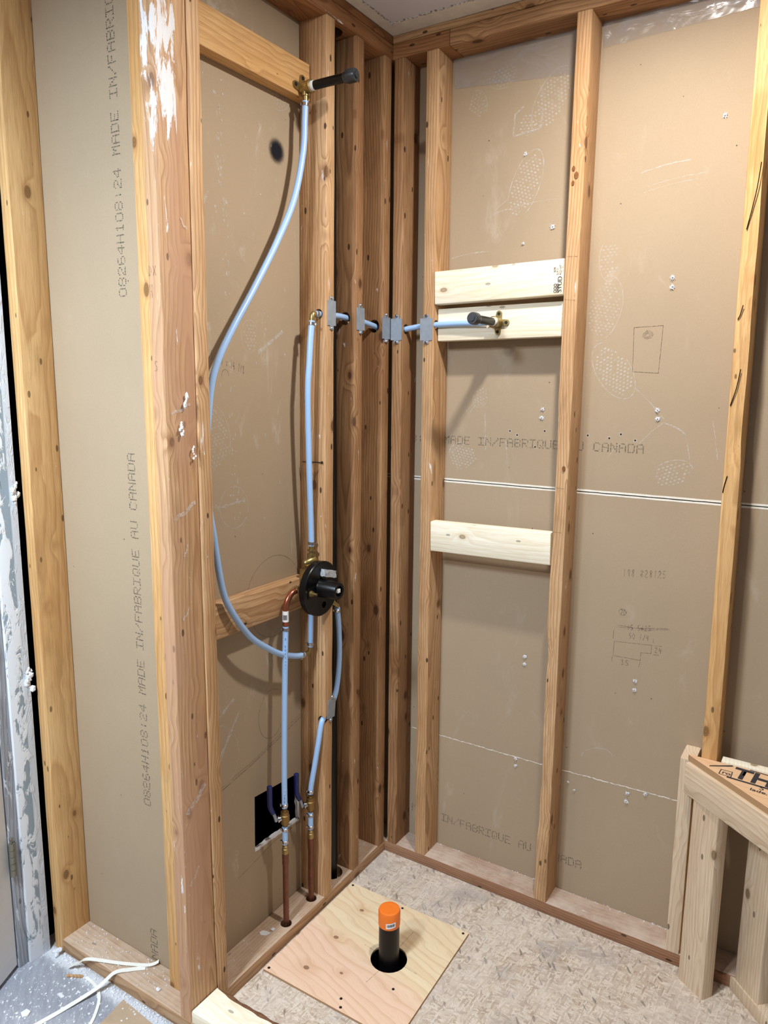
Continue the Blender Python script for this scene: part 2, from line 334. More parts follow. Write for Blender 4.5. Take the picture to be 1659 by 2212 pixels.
def spline(pts, n=10):
    pts = [Vector(p) for p in pts]; P = [2 * pts[0] - pts[1]] + pts + [2 * pts[-1] - pts[-2]]; out = []
    for i in range(1, len(P) - 2):
        a, b, c, d = P[i - 1:i + 3]
        for k in range(n):
            t = k / n; out.append(0.5 * ((2 * b) + (c - a) * t + (2 * a - 5 * b + 4 * c - d) * t * t + (3 * b - a - 3 * c + d) * t ** 3))
    out.append(pts[-1]); return out
def add_tube(bm, pts, rad, seg=16, cap=True, mi=0):
    pts = [Vector(p) for p in pts]; rings = []
    rad = rad if isinstance(rad, (list, tuple)) else [rad] * len(pts)
    T = [(pts[min(i + 1, len(pts) - 1)] - pts[max(i - 1, 0)]) for i in range(len(pts))]
    for i in range(len(T)):
        if T[i].length < 1e-9: T[i] = T[i - 1] if i else Vector((0, 0, 1))
        T[i] = T[i].normalized()
    up = Vector((0, 0, 1)) if abs(T[0].z) < 0.9 else Vector((1, 0, 0))
    nrm = T[0].cross(up).normalized()
    for i, p in enumerate(pts):
        nrm = (nrm - T[i] * nrm.dot(T[i])).normalized(); bi = T[i].cross(nrm)
        rings.append([bm.verts.new(p + (nrm * math.cos(2 * math.pi * k / seg) + bi * math.sin(2 * math.pi * k / seg)) * rad[i]) for k in range(seg)])
    for a, b in zip(rings, rings[1:]):
        for k in range(seg): bm.faces.new((a[k], a[(k + 1) % seg], b[(k + 1) % seg], b[k])).material_index = mi
    if cap:
        bm.faces.new(rings[0][::-1]).material_index = mi; bm.faces.new(rings[-1]).material_index = mi
def tube(name, pts, rad, mat, parent=None, seg=16):
    bm = bmesh.new(); add_tube(bm, pts, rad, seg); return bm_obj(name, bm, mat, parent, True)
def lathe(bm, p0, axis, prof, seg=24, mi=0):   # prof: list of (distance along axis, radius)
    p0 = Vector(p0); ax = Vector(axis).normalized()
    add_tube(bm, [p0 + ax * d for d, r in prof], [max(r, 1e-5) for d, r in prof], seg, True, mi)
def lathe_fix(bm, p0, axis, prof, seg=24, mi=0):
    """same as lathe but safe for repeated distances (steps)"""
    p0 = Vector(p0); ax = Vector(axis).normalized(); up = Vector((0, 0, 1)) if abs(ax.z) < 0.9 else Vector((1, 0, 0))
    n = ax.cross(up).normalized(); b = ax.cross(n); rings = []
    for d, r in prof: rings.append([bm.verts.new(p0 + ax * d + (n * math.cos(2 * math.pi * k / seg) + b * math.sin(2 * math.pi * k / seg)) * max(r, 1e-5)) for k in range(seg)])
    for A, B in zip(rings, rings[1:]):
        for k in range(seg): bm.faces.new((A[k], A[(k + 1) % seg], B[(k + 1) % seg], B[k])).material_index = mi
    bm.faces.new(rings[0][::-1]).material_index = mi; bm.faces.new(rings[-1]).material_index = mi
def lathe_obj(name, p0, axis, prof, mat, parent=None, seg=24):
    bm = bmesh.new(); lathe_fix(bm, p0, axis, prof, seg); return bm_obj(name, bm, mat, parent, True)
def cut(o, cutters):
    """boolean difference, baked into the mesh"""
    for c in cutters:
        m = o.modifiers.new('cut', 'BOOLEAN'); m.object = c; m.operation = 'DIFFERENCE'; m.solver = 'EXACT'
    bpy.context.view_layer.update()
    dg = bpy.context.evaluated_depsgraph_get(); me = bpy.data.meshes.new_from_object(o.evaluated_get(dg))
    o.modifiers.clear(); o.data = me
    for c in cutters: bpy.data.objects.remove(c, do_unlink=True)
def cyl_cutter(p0, p1, r):
    bm = bmesh.new(); add_tube(bm, [p0, p1], r, 24); return bm_obj('cutter', bm, M['dark'])

def stick(name, p0, p1, wdir, mat, label, w=0.089, t=0.038, rnd=0.003, bow=0.0, wane=(), cat='stud', parent=None, n=None, rough=0.0006, seed=None, group=None):
    """a length of lumber: local Z along its length, local X across its wide face"""
    p0, p1 = Vector(p0), Vector(p1); L = (p1 - p0).length; z = (p1 - p0).normalized()
    x = Vector(wdir); x = (x - z * x.dot(z)).normalized(); y = z.cross(x)
    n = n or max(4, int(L / 0.03)); sd = seed if seed is not None else random.random() * 90
    a, b = w / 2, t / 2; prof = []
    for cx, cy, a0 in ((a - rnd, b - rnd, 0), (-a + rnd, b - rnd, 90), (-a + rnd, -b + rnd, 180), (a - rnd, -b + rnd, 270)):
        for k in range(3):
            an = math.radians(a0 + 45 * k); prof.append((cx + rnd * math.cos(an), cy + rnd * math.sin(an)))
    bm = bmesh.new(); rings = []
    for i in range(n + 1):
        zz = L * i / n; f = i / n; ring = []
        off = Vector((0, bow * math.sin(math.pi * f), 0))
        for j, (px, py) in enumerate(prof):
            q = Vector((px, py, zz)) + off
            for (corner, za, zb, amt) in wane:
                if j // 3 == corner and za <= zz <= zb:
                    e = min(1, (zz - za) / 0.06, (zb - zz) / 0.06) * amt * (0.55 + 0.9 * abs(noise.noise((zz * 5, sd, corner))))
                    q.x -= e * (1 if px > 0 else -1) * (1.3 if j % 3 != 1 else 1.0); q.y -= e * (1 if py > 0 else -1) * 0.7
            if 0 < i < n:
                q.x += noise.noise((px * 20, py * 20 + sd, zz * 9)) * rough; q.y += noise.noise((px * 20 + 9, py * 20 + sd, zz * 9)) * rough
            ring.append(bm.verts.new(q))
        rings.append(ring)
    k = len(prof)
    for A, B in zip(rings, rings[1:]):
        for j in range(k): bm.faces.new((A[j], A[(j + 1) % k], B[(j + 1) % k], B[j]))
    bm.faces.new(rings[0][::-1]); bm.faces.new(rings[-1])
    mw = Matrix(((x.x, y.x, z.x, p0.x), (x.y, y.y, z.y, p0.y), (x.z, y.z, z.z, p0.z), (0, 0, 0, 1)))
    o = bm_obj(name, bm, mat, None, True, mw)
    if parent is not None:
        o.parent = parent; o.matrix_parent_inverse = Matrix.Translation(parent.location).inverted()
    else: tag(o, label, cat, group)
    return o
# flat marks: p(s, t) -> world on a wall plane
def plane_map(origin, ex, ey): 
    o, a, b = Vector(origin), Vector(ex), Vector(ey); return lambda s, t: o + a * s + b * t
def ribbon(bm, P, pts, w):
    q = [Vector((p[0], p[1])) for p in pts]; q = [p for i, p in enumerate(q) if i == 0 or (p - q[i - 1]).length > 1e-6]
    if len(q) < 2: return
    rows = []
    for i, p in enumerate(q):
        d0 = (q[i] - q[i - 1]).normalized() if i else (q[1] - q[0]).normalized()
        d1 = (q[i + 1] - q[i]).normalized() if i < len(q) - 1 else d0
        t = d0 + d1; t = t.normalized() if t.length > 0.3 else d0
        n = Vector((-t.y, t.x)) * w / 2 / max(0.5, t.dot(d0))
        rows.append((bm.verts.new(P(p.x + n.x, p.y + n.y)), bm.verts.new(P(p.x - n.x, p.y - n.y))))
    for a, b in zip(rows, rows[1:]): bm.faces.new((a[0], a[1], b[1], b[0]))
def disc(bm, P, s, t, rx, ry=None, k=8):
    ry = ry or rx; bm.faces.new([bm.verts.new(P(s + rx * math.cos(2 * math.pi * i / k), t + ry * math.sin(2 * math.pi * i / k))) for i in range(k)])
F57 = {'A': '01110 10001 10001 11111 10001 10001 10001', 'B': '11110 10001 10001 11110 10001 10001 11110', 'C': '01110 10001 10000 10000 10000 10001 01110', 'D': '11110 10001 10001 10001 10001 10001 11110',
       'E': '11111 10000 10000 11110 10000 10000 11111', 'F': '11111 10000 10000 11110 10000 10000 10000', 'H': '10001 10001 10001 11111 10001 10001 10001', 'I': '11111 00100 00100 00100 00100 00100 11111',
       'M': '10001 11011 10101 10101 10001 10001 10001', 'N': '10001 11001 10101 10101 10011 10001 10001', 'Q': '01110 10001 10001 10001 10101 10010 01101', 'R': '11110 10001 10001 11110 10100 10010 10001',
       'U': '10001 10001 10001 10001 10001 10001 01110', '/': '00001 00001 00010 00100 01000 10000 10000', ':': '00000 00100 00100 00000 00100 00100 00000', '0': '01110 10001 10001 10001 10001 10001 01110',
       '1': '00100 01100 00100 00100 00100 00100 01110', '2': '01110 10001 00001 00110 01000 10000 11111', '4': '00010 00110 01010 10010 11111 00010 00010', '6': '01110 10000 10000 11110 10001 10001 01110',
       '8': '01110 10001 10001 01110 10001 10001 01110', ' ': '00000 ' * 7}
def dotmatrix(name, text, P, pitch, height, mat, parent, r=0.0018):
    bm = bmesh.new(); dx = pitch * 0.68 / 4; dy = height / 6
    for i, ch in enumerate(text):
        for row, bits in enumerate(F57[ch].split()):
            for c, bit in enumerate(bits):
                if bit == '1': disc(bm, P, i * pitch + c * dx + random.uniform(-.0004, .0004), height - row * dy + random.uniform(-.0004, .0004), r * random.uniform(0.75, 1.1), k=6)
    return bm_obj(name, bm, mat, parent)
G = {'0': [[(.5, 1), (.1, .7), (.1, .3), (.5, 0), (.85, .3), (.85, .7), (.5, 1)]], '1': [[(.4, .85), (.55, 1), (.5, 0)]], '2': [[(.1, .8), (.5, 1), (.8, .75), (.1, .05), (.9, 0)]], '3': [[(.1, .95), (.7, .95), (.4, .55), (.8, .3), (.5, 0), (.1, .1)]],
     '4': [[(.3, 1), (.1, .45), (.8, .5)], [(.65, .9), (.55, 0)]], '5': [[(.8, 1), (.25, 1), (.2, .55), (.7, .5), (.8, .2), (.4, 0), (.1, .1)]], '6': [[(.7, 1), (.25, .6), (.15, .2), (.5, 0), (.8, .25), (.5, .5), (.2, .35)]], '8': [[(.5, .5), (.2, .8), (.55, 1), (.8, .8), (.2, .25), (.5, 0), (.8, .25), (.5, .5)]],
     '9': [[(.8, .75), (.45, .5), (.2, .8), (.55, 1), (.8, .75), (.6, 0)]], '.': [[(.4, 0), (.5, .08)]], '/': [[(.8, 1), (.2, 0)]], 'x': [[(.1, .6), (.8, 0)], [(.8, .6), (.1, 0)]], '7': [[(.1, 1), (.85, 1), (.4, 0)]], 'H': [[(.2, 1), (.2, 0)], [(.8, 1), (.8, 0)], [(.2, .5), (.8, .5)]], 'S': [[(.85, .9), (.4, 1), (.2, .75), (.75, .4), (.6, .05), (.1, .1)]], 'D': [[(.2, 0), (.25, 1), (.8, .7), (.75, .2), (.2, 0)]], 'X': [[(.1, 1), (.9, 0)], [(.9, 1), (.1, 0)]], ' ': []}
def hand(bm, text, P, s0, t0, h, adv, w=0.0011, slope=0.0):
    for i, ch in enumerate(text):
        for st in G[ch]: ribbon(bm, P, [(s0 + i * adv + a * adv * 0.8, t0 + i * adv * slope + b * h) for a, b in st], w)
def font_text(name, body, P, s0, t0, size, mat, parent, xs=1.0, rot=0.0, bold=0.0):
    cu = bpy.data.curves.new(name, 'FONT'); cu.body = body; cu.size = size; cu.offset = bold
    o = bpy.data.objects.new(name, cu); COL.objects.link(o); bpy.context.view_layer.update()
    dg = bpy.context.evaluated_depsgraph_get(); me = bpy.data.meshes.new_from_object(o.evaluated_get(dg)); bpy.data.objects.remove(o, do_unlink=True)
    cr, sr = math.cos(rot), math.sin(rot)
    for v in me.vertices:
        x, y = v.co.x * xs, v.co.y; v.co = P(s0 + x * cr - y * sr, t0 + x * sr + y * cr)
    me.materials.clear(); return link(name, me, mat, parent)
def lump(bm, c, r, flat=1.0, sub=1, mi=0, seed=0):
    k = bmesh.ops.create_icosphere(bm, subdivisions=sub, radius=1.0)
    for v in k['verts']:
        s = 1 + 0.45 * noise.noise(v.co * 1.7 + Vector((seed, seed * 2.1, 0))); v.co = Vector(c) + Vector((v.co.x * r * s, v.co.y * r * s, v.co.z * r * s * flat))
    for f in {f for v in k['verts'] for f in v.link_faces}: f.material_index = mi

ZT, ZM, ZC, Lw = 2.5035, 2.5458, 2.5682, 0.7961

# ================================================================== setting
# floor: OSB slabs around the drain opening, grey floor of the hall beside it
bm = bmesh.new()
for lo, hi in (((0.0, -4.2), (0.12, 0.25)), ((0.42, -4.2), (2.6, 0.25)), ((0.12, -0.28), (0.42, 0.25)), ((0.12, -4.2), (0.42, -0.60))): add_box(bm, (*lo, -0.018), (*hi, 0.0))
add_box(bm, (-0.6, -0.886, -0.018), (0.0, 0.25, 0.0))
floor = tag(bm_obj('floor', bm, M['osb']), kind='structure')
bm = bmesh.new(); add_box(bm, (-1.4, -4.2, -0.018), (0.0, -0.886, 0.0)); hall = bm_obj('hall_flooring', bm, M['hall'], floor)
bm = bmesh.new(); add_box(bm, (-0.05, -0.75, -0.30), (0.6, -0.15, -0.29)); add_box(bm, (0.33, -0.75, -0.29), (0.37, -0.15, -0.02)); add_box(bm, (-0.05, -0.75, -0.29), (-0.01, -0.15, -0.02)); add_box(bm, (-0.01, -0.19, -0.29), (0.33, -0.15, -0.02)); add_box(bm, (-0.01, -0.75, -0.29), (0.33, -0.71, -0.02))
bm_obj('joist_bay', bm, M['dark'], floor)  # dark box under the drain hole, shade put into its colour
ceil = tag(box_obj('ceiling', (-1.4, -4.2, ZC), (2.6, 0.12, ZC + 0.02), M['ceil']), kind='structure')
bm = bmesh.new(); add_box(bm, (0.001, -4.0, ZC - 0.0016), (0.034, -0.001, ZC)); add_box(bm, (0.034, -0.066, ZC - 0.0016), (2.5, -0.001, ZC)); bm_obj('joint_compound', bm, M['ceil2'], ceil)
bm = bmesh.new(); PC = plane_map((0, 0, ZC - 0.002), (1, 0, 0), (0, 1, 0))
for k in range(60):
    x = 0.04 + k * 0.012; ribbon(bm, PC, [(x, -0.066 + random.uniform(-.003, .003)), (x + random.uniform(.004, .012), -0.066 + random.uniform(-.003, .003))], random.uniform(.0015, .006))
    y = -0.06 - k * 0.014; ribbon(bm, PC, [(0.037 + random.uniform(-.003, .003), y), (0.037 + random.uniform(-.003, .003), y - random.uniform(.003, .012))], random.uniform(.001, .005))
bm_obj('torn_tape_edge', bm, M['scar'], ceil)
# right wall board
wr = tag(box_obj('wall_right', (-0.10, 0.089, 0.0), (2.4, 0.102, ZC), M['dry']), kind='structure')
# left wall board with the access hole
hole = [(-0.5477, 0.4413), (-0.5505, 0.2789), (-0.3551, 0.2749), (-0.360, 0.425)]
bm = bmesh.new(); xf, xb = -0.089, -0.102
outer = [(-0.7955, 0.0), (0.089, 0.0), (0.089, ZC), (-0.7955, ZC)]
rag = []
hc = [(-0.5505, 0.2789), (-0.3551, 0.2749), (-0.360, 0.425), (-0.5477, 0.4413)]
def ring(x, pts): return [bm.verts.new((x, a, b)) for a, b in pts]
of, ob, hf = ring(xf, outer), ring(xb, outer), ring(xf, hc)
hb = []; hin = []
for i in range(4):
    a, b = hc[i], hc[(i + 1) % 4]
    for k in range(14):
        f = k / 14; s = random.uniform(-.002, .0025)
        hin.append((a[0] + (b[0] - a[0]) * f + s, a[1] + (b[1] - a[1]) * f + random.uniform(-.002, .0025)))
# front frame quads (outer[i] -> hole[i]); outer order starts low-left like the hole
for i in range(4):
    j = (i + 1) % 4; bm.faces.new((of[i], of[j], hf[j], hf[i])); bm.faces.new((of[i], of[j], ob[j], ob[i]))
hbk = ring(xb, hin)
for i in range(4):
    j = (i + 1) % 4; seg = [hbk[i * 14 + k] for k in range(14)] + [hbk[(i * 14 + 14) % 56]]
    for k in range(14):
        if k == 0: f = bm.faces.new((hf[i], seg[0], seg[1]))
        else: f = bm.faces.new((hf[i], seg[k], seg[k + 1]))
        f.material_index = 1
    f = bm.faces.new((hf[i], seg[14], hf[j])); f.material_index = 1
wl = tag(bm_obj('wall_left', bm, [M['dry_l'], M['gypsum']]), kind='structure')
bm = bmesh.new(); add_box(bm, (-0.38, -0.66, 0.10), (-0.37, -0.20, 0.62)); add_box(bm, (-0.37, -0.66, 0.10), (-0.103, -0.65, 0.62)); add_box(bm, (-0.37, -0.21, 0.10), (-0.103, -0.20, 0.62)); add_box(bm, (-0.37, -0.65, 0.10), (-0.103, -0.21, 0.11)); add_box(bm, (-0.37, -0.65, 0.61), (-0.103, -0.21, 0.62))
bm_obj('wall_cavity', bm, M['black'], wl)  # black box added behind the access hole, painting its unlit depth
# rim of torn white gypsum on the face of the hole (bottom and right edges)
bm = bmesh.new(); PL = plane_map((-0.0885, 0, 0), (0, 1, 0), (0, 0, 1))
for a, b, n_ in ((hc[0], hc[1], 26), (hc[1], hc[2], 20)):
    for k in range(n_):
        f0, f1 = k / n_, (k + 1) / n_; w = random.uniform(.007, .012)
        ribbon(bm, PL, [(a[0] + (b[0] - a[0]) * f0, a[1] + (b[1] - a[1]) * f0), (a[0] + (b[0] - a[0]) * f1, a[1] + (b[1] - a[1]) * f1)], w)
bm_obj('torn_paper_rim', bm, M['gypsum'], wl)
# short return wall board beside the hall
ws = tag(box_obj('wall_return', (-0.56, -Lw, 0.0), (-0.1025, -Lw + 0.0127, ZC), M['dry_s']), kind='structure')
# black backing added behind the gap by the door frame, shuts out light
wh = tag(box_obj('gap_backing', (-0.80, -0.985, 0.0), (-0.598, -0.78, ZC), M['black']), kind='structure')

# ------------------------------------------------------------------ framing of the left wall
LX = (1, 0, 0); LY = (0, 1, 0)
def cxy(x0, x1, y0, y1): return ((x0 + x1) / 2, (y0 + y1) / 2)
# bottom plates
pl = stick('bottom_plate', (-0.0445, -Lw + 0.001, 0.019), (-0.0445, 0.0885, 0.019), LX, M['plate'], 'dusty floor plate under the pipes, running from the end post into the corner', cat='wall plate')
pr = stick('bottom_plate', (0.0005, 0.0445, 0.019), (2.3, 0.0445, 0.019), LY, M['redplate'], 'reddish dusty floor plate along the right wall under its studs', cat='wall plate', wane=((3, 0.15, 0.7, .004), (3, 0.9, 1.1, .003)))
ps = stick('bottom_plate', (-0.5095, -0.841, 0.019), (0.75, -0.841, 0.019), LY, M['plate'], 'plaster-dusted floor plate at lower left beside the grey floor', cat='wall plate')
cut(pl, [cyl_cutter((-0.0255, -0.495, -0.02), (-0.0255, -0.495, 0.08), 0.0165), cyl_cutter((-0.030, -0.371, -0.02), (-0.030, -0.371, 0.08), 0.0165), cyl_cutter((-0.052, -0.238, -0.02), (-0.052, -0.238, 0.08), 0.036)])
# top plates
tl = stick('top_plate', (-0.0445, -0.90, (ZT + ZM) / 2), (-0.0445, 0.0885, (ZT + ZM) / 2), LX, M['red'], 'lower of the two brown top plates on the left wall', t=ZM - ZT - .0006, cat='wall plate')
tlu = stick('top_plate', (-0.0445, -0.90, ZM + 0.011), (-0.0445, 0.0885, ZM + 0.011), LX, M['red'], 'upper top plate on the left wall, right under the ceiling', t=0.0215, cat='wall plate')
stick('top_plate', (0.001, 0.0445, (ZT + ZM) / 2), (0.183, 0.0445, (ZT + ZM) / 2), LY, M['red'], 'short piece of lower top plate in the corner, ending at a butt joint', t=ZM - ZT - .0006, cat='wall plate')
stick('top_plate', (0.1845, 0.0445, (ZT + ZM) / 2), (2.3, 0.0445, (ZT + ZM) / 2), LY, M['old2'], 'long lower top plate of the right wall with dark stains', t=ZM - ZT - .0006, cat='wall plate')
stick('top_plate', (0.001, 0.0445, ZM + 0.011), (2.3, 0.0445, ZM + 0.011), LY, M['old'], 'upper top plate on the right wall, right under the ceiling', t=0.0215, cat='wall plate')
cut(tl, [cyl_cutter((-0.053, -0.233, ZT - .05), (-0.053, -0.233, ZC - 0.02), 0.034)])
# studs
stud_end = stick('wall_stud', (-0.0445, -Lw + 0.0195, 0.038), (-0.0445, -Lw + 0.0195, ZT), LX, M['old'], 'narrow stud forming the right side of the doubled post at left', t=0.0365, bow=-0.003)
post = stick('wall_stud', (-0.019, -0.841, 0.038), (-0.019, -0.841, ZT), LY, M['post'], 'scuffed post stud at the left end, smeared with white plaster near the top', w=0.0885, bow=0.005, wane=((3, 0.1, 2.2, .0018),))
stick('wall_stud', (-0.087, -0.8155, 0.038), (-0.087, -0.8155, ZT), LX, M['orange'], 'smooth orange stud laid flat against the board behind the scuffed post', w=0.094, t=0.0375)
stick('wall_stud', (-0.529, -0.841, 0.0), (-0.529, -0.841, ZT), LY, M['orange'], 'wide yellowish stud at the far left beside the peeling door frame', w=0.0885)
s2 = stick('wall_stud', (-0.0445, -0.3265, 0.038), (-0.0445, -0.300, ZT), LX, M['old'], 'stud behind the round black valve plate, carrying the elbow', rough=.001)
s1 = stick('wall_stud', (-0.0445, -0.1765, 0.038), (-0.0445, -0.1655, ZT), LX, M['old2'], 'second stud from the corner on the left wall, next to the black vent pipe')
s0 = stick('wall_stud', (-0.0445, -0.0235, 0.038), (-0.0445, -0.0235, ZT), LX, M['old2'], 'left wall stud standing in the corner beside the dark gap')
r0 = stick('wall_stud', (0.0275, 0.0445, 0.038), (0.0235, 0.0445, ZT), LY, M['old2'], 'right wall stud standing in the corner beside the dark gap', t=0.036)
r1 = stick('wall_stud', (0.138, 0.0445, 0.038), (0.131, 0.0445, ZT), LY, M['old'], 'knotty right wall stud at the left ends of the pale blocks', wane=((3, 0.3, 0.9, .002),))
r2 = stick('wall_stud', (0.5585, 0.0445, 0.038), (0.5605, 0.0445, ZT), LY, M['old'], 'full height right wall stud with chipped edge at the right ends of the pale blocks', wane=((1, 0.2, 0.85, .006), (1, 1.0, 1.5, .003), (0, 2.0, 2.3, .004)))
r3 = stick('wall_stud', (0.998, 0.0445, 0.038), (0.977, 0.0445, ZT), LY, M['orange'], 'stud with cracked bark edge rising behind the corner bench', wane=((2, 1.35, 2.3, .007), (3, 1.2, 2.35, .003)))
# pipe holes through the studs
hz = 1.768
cut(s2, [cyl_cutter((-0.019, -0.40, 1.767), (-0.030, -0.25, 1.770), 0.0135), cyl_cutter((-0.0095, -0.370, 0.583), (-0.0150, -0.255, 0.664), 0.0135)])
cut(s1, [cyl_cutter((-0.035, -0.25, 1.772), (-0.035, -0.10, 1.762), 0.018)])
cut(s0, [cyl_cutter((-0.033, -0.07, 1.761), (-0.026, 0.02, 1.746), 0.019)])
cut(r0, [cyl_cutter((-0.015, 0.018, 1.744), (0.055, 0.025, 1.751), 0.015)])
cut(r1, [cyl_cutter((0.09, 0.022, 1.755), (0.19, 0.010, 1.759), 0.0145)])
# blocks between studs
stick('blocking', (-0.0698, -0.7575, 2.350), (-0.0698, -0.325, 2.350), (0, 0, 1), M['orange'], 'yellow-brown block high on the left wall holding the shower outlet', cat='block', t=0.0375)
mb = stick('blocking', (-0.0698, -0.7575, 1.0005), (-0.0698, -0.3408, 0.9985), (0, 0, 1), M['old'], 'brown block behind the round black valve plate', cat='block', t=0.0375)
b1 = stick('blocking', (0.1535, 0.018, 1.8615), (0.5385, 0.018, 1.869), (0, 0, 1), M['new'], 'topmost pale new block with stamped lettering at its right end', cat='block', w=0.093, rnd=.004)
b2 = stick('blocking', (0.155, 0.0395, 1.7575), (0.5385, 0.0395, 1.762), (0, 0, 1), M['new'], 'pale new block holding the brass hand-shower outlet', cat='block', w=0.093, rnd=.004)
b3 = stick('blocking', (0.1555, 0.0185, 1.123), (0.5385, 0.0185, 1.130), (0, 0, 1), M['new'], 'lowest pale new block, alone at waist height on the right wall', cat='block', w=0.093, rnd=.004)
PFR = plane_map((0, -0.0012, 0), (1, 0, 0), (0, 0, 1)); random.seed(17)
for pts_ in ([(0.991, 2.09), (0.987, 2.038), (0.980, 1.99), (0.972, 1.945)], [(0.979, 1.775), (0.975, 1.755), (0.970, 1.742)], [(0.986, 1.627), (0.980, 1.581), (0.970, 1.54)], [(0.977, 1.37), (0.972, 1.345), (0.970, 1.328)]):
    bm = bmesh.new(); ribbon(bm, PFR, spline([(a, b, 0) for a, b in pts_], 5), .0022); bm_obj('bark_crack', bm, M['dark'], r3)
for (xa, za, xb, zb) in ((0.545, 1.919, 0.574, 1.9175), (0.545, 1.810, 0.574, 1.806), (0.541, 1.3065, 0.572, 1.304), (0.541, 1.1815, 0.570, 1.181)):
    bm = bmesh.new(); ribbon(bm, PFR, [(xa, za), (xb, zb)], .0011); bm_obj('pencil_tick', bm, M['pencil'], r2)
for (z, xa, xb) in ((1.367, -0.075, -0.006), (0.64, -0.052, -0.046)):
    bm = bmesh.new(); yy_ = -0.3375 + .0008 * (z - 1.37) * 10; lathe_fix(bm, (xa, -0.3385, z), (1, 0.01, .02), [(0, .0012), (xb - xa - .002, .0016), (xb - xa - .002, .004), (xb - xa, .004)], 10)
    if z > 1: bm_obj('bent_nail', bm, M['screw'], s2, True)
    else: bm.free()
for (sx_, sz_, rr_) in ((0.552, 2.135, .0045), (0.560, 2.118, .006), (0.552, 2.10, .0042), (0.566, 1.36, .005)):
    bm = bmesh.new(); disc(bm, PFR, sx_, sz_, rr_, rr_ * 1.5, 14); bm_obj('knot', bm, M['knot'], r2)
PB = plane_map((0, -0.0022, 0), (1, 0, 0), (0, 0, 1))
for body, s, t, sz in (('STUD', 0.5355, 1.829, 0.0165), ('KD-HT', 0.5335, 1.874, 0.0085), ('S-P-F', 0.526, 1.874, 0.0085), ('309', 0.5185, 1.880, 0.0095), ('1/2 1 E', 0.538, 1.879, 0.0055)):
    font_text('ink_stamp', body, PB, s, t, sz, M['stampink'], b1, 1.0, math.pi / 2)
bm = bmesh.new()
for cx in (0.518, 0.525): 
    for k in range(3): ribbon(bm, PB, [(cx + .004 * math.cos(a), 1.832 + k * .008 + .003 * math.sin(a)) for a in [i * .7 for i in range(10)]], .0012)
bm_obj('ink_stamp', bm, M['stampink'], b1)

# ------------------------------------------------------------------ marks on the right wall
PR = plane_map((0, 0.0886, 0), (1, 0, 0), (0, 0, 1)); PR2 = plane_map((0, 0.0883, 0), (1, 0, 0), (0, 0, 1))
dotmatrix('ink_lettering', '8:24 MADE IN/FABRIQUE AU CANADA', plane_map((0.0315, 0.0886, 1.404), (1, 0, 0.004), (0, 0, 1)), 0.0235, 0.022, M['dotf'], wr)
dotmatrix('ink_lettering', 'MADE IN/FABRIQUE AU CANADA', plane_map((0.0565, 0.0886, 0.125), (1, 0, 0.006), (0, 0, 1)), 0.0232, 0.024, M['dotf'], wr)
def joint(z0, z1, w, mat, nm):
    bm = bmesh.new(); pts = [(-0.08 + 2.3 * k / 90, z0 + (z1 - z0) * k / 90 + random.uniform(-.0004, .0004)) for k in range(91)]; ribbon(bm, PR2 if mat is M['dark'] else PR, pts, w); bm_obj(nm, bm, mat, wr)
joint(1.2925, 1.2935, 0.0056, M['seam'], 'sheet_edge'); joint(1.2850, 1.2855, 0.0056, M['seam'], 'sheet_edge'); joint(1.2888, 1.2894, 0.0022, M['dark'], 'sheet_gap')
bm = bmesh.new(); random.seed(3)
pts = [(0.05 + 0.9 * k / 120, 0.4305 + 0.010 * max(0, (k - 60) / 60) + random.uniform(-.0012, .0012)) for k in range(121)]
for a, b in zip(pts, pts[1:]): ribbon(bm, PR, [a, b], random.uniform(.001, .0035))
bm_obj('paper_crease', bm, M['seam'], wr)
def footprint(nm, cx, cz, w, h, ang, mat, dots=True, outline=1.0, dsp=0.0115, clip=(-1, 1)):
    bm = bmesh.new(); ca, sa = math.cos(ang), math.sin(ang)
    P = lambda s, t: PR(cx + s * ca - t * sa, cz + s * sa + t * ca)
    if dots:
        r = -h
        row = 0
        while r < h:
            c = -w + (dsp / 2 if row % 2 else 0)
            while c < w:
                if (c / w) ** 2 + (r / h) ** 2 < 0.72 and clip[0] <= r / h <= clip[1] and random.random() < 0.93: disc(bm, P, c, r, dsp * 0.33, dsp * 0.24, 6)
                c += dsp
            r += dsp * 0.72; row += 1
    if outline:
        a0 = random.uniform(0, 6.28)
        pts = [(w * math.cos(a0 + a * .1), h * math.sin(a0 + a * .1)) for a in range(int(62 * outline))]
        for a, b in zip(pts, pts[1:]): ribbon(bm, P, [a, b], random.uniform(.001, .0032))
    return bm_obj(nm, bm, mat, wr)
footprint('dust_footprint', 0.452, 2.345, 0.045, 0.085, -0.5, M['dust'], outline=0.5)
footprint('dust_footprint', 0.388, 2.292, 0.028, 0.035, -0.1, M['dust'], outline=0.0)
footprint('dust_footprint', 0.385, 2.135, 0.042, 0.095, -0.35, M['dust'], outline=0.75)
footprint('dust_footprint', 0.23, 2.37, 0.03, 0.04, 0.3, M['dust2'], outline=0.4)
footprint('dust_footprint', 0.31, 2.43, 0.045, 0.03, 0.2, M['dust2'], outline=0.4)
footprint('dust_footprint', 0.633, 1.915, 0.028, 0.055, 0.05, M['dust2'], outline=0.5, clip=(-1, 0.7))
footprint('dust_footprint', 0.625, 1.79, 0.047, 0.085, -0.2, M['dust2'], outline=0.6)
footprint('dust_footprint', 0.660, 1.625, 0.045, 0.085, 0.6, M['dust'], outline=0.85)
footprint('dust_footprint', 0.830, 1.355, 0.055, 0.035, 0.4, M['dust'], outline=0.4)
footprint('dust_footprint', 0.215, 1.365, 0.050, 0.045, -0.2, M['dust'], outline=0.25)
footprint('dust_footprint', 0.270, 1.55, 0.024, 0.035, -0.5, M['dust2'], outline=0.5)
bm = bmesh.new()
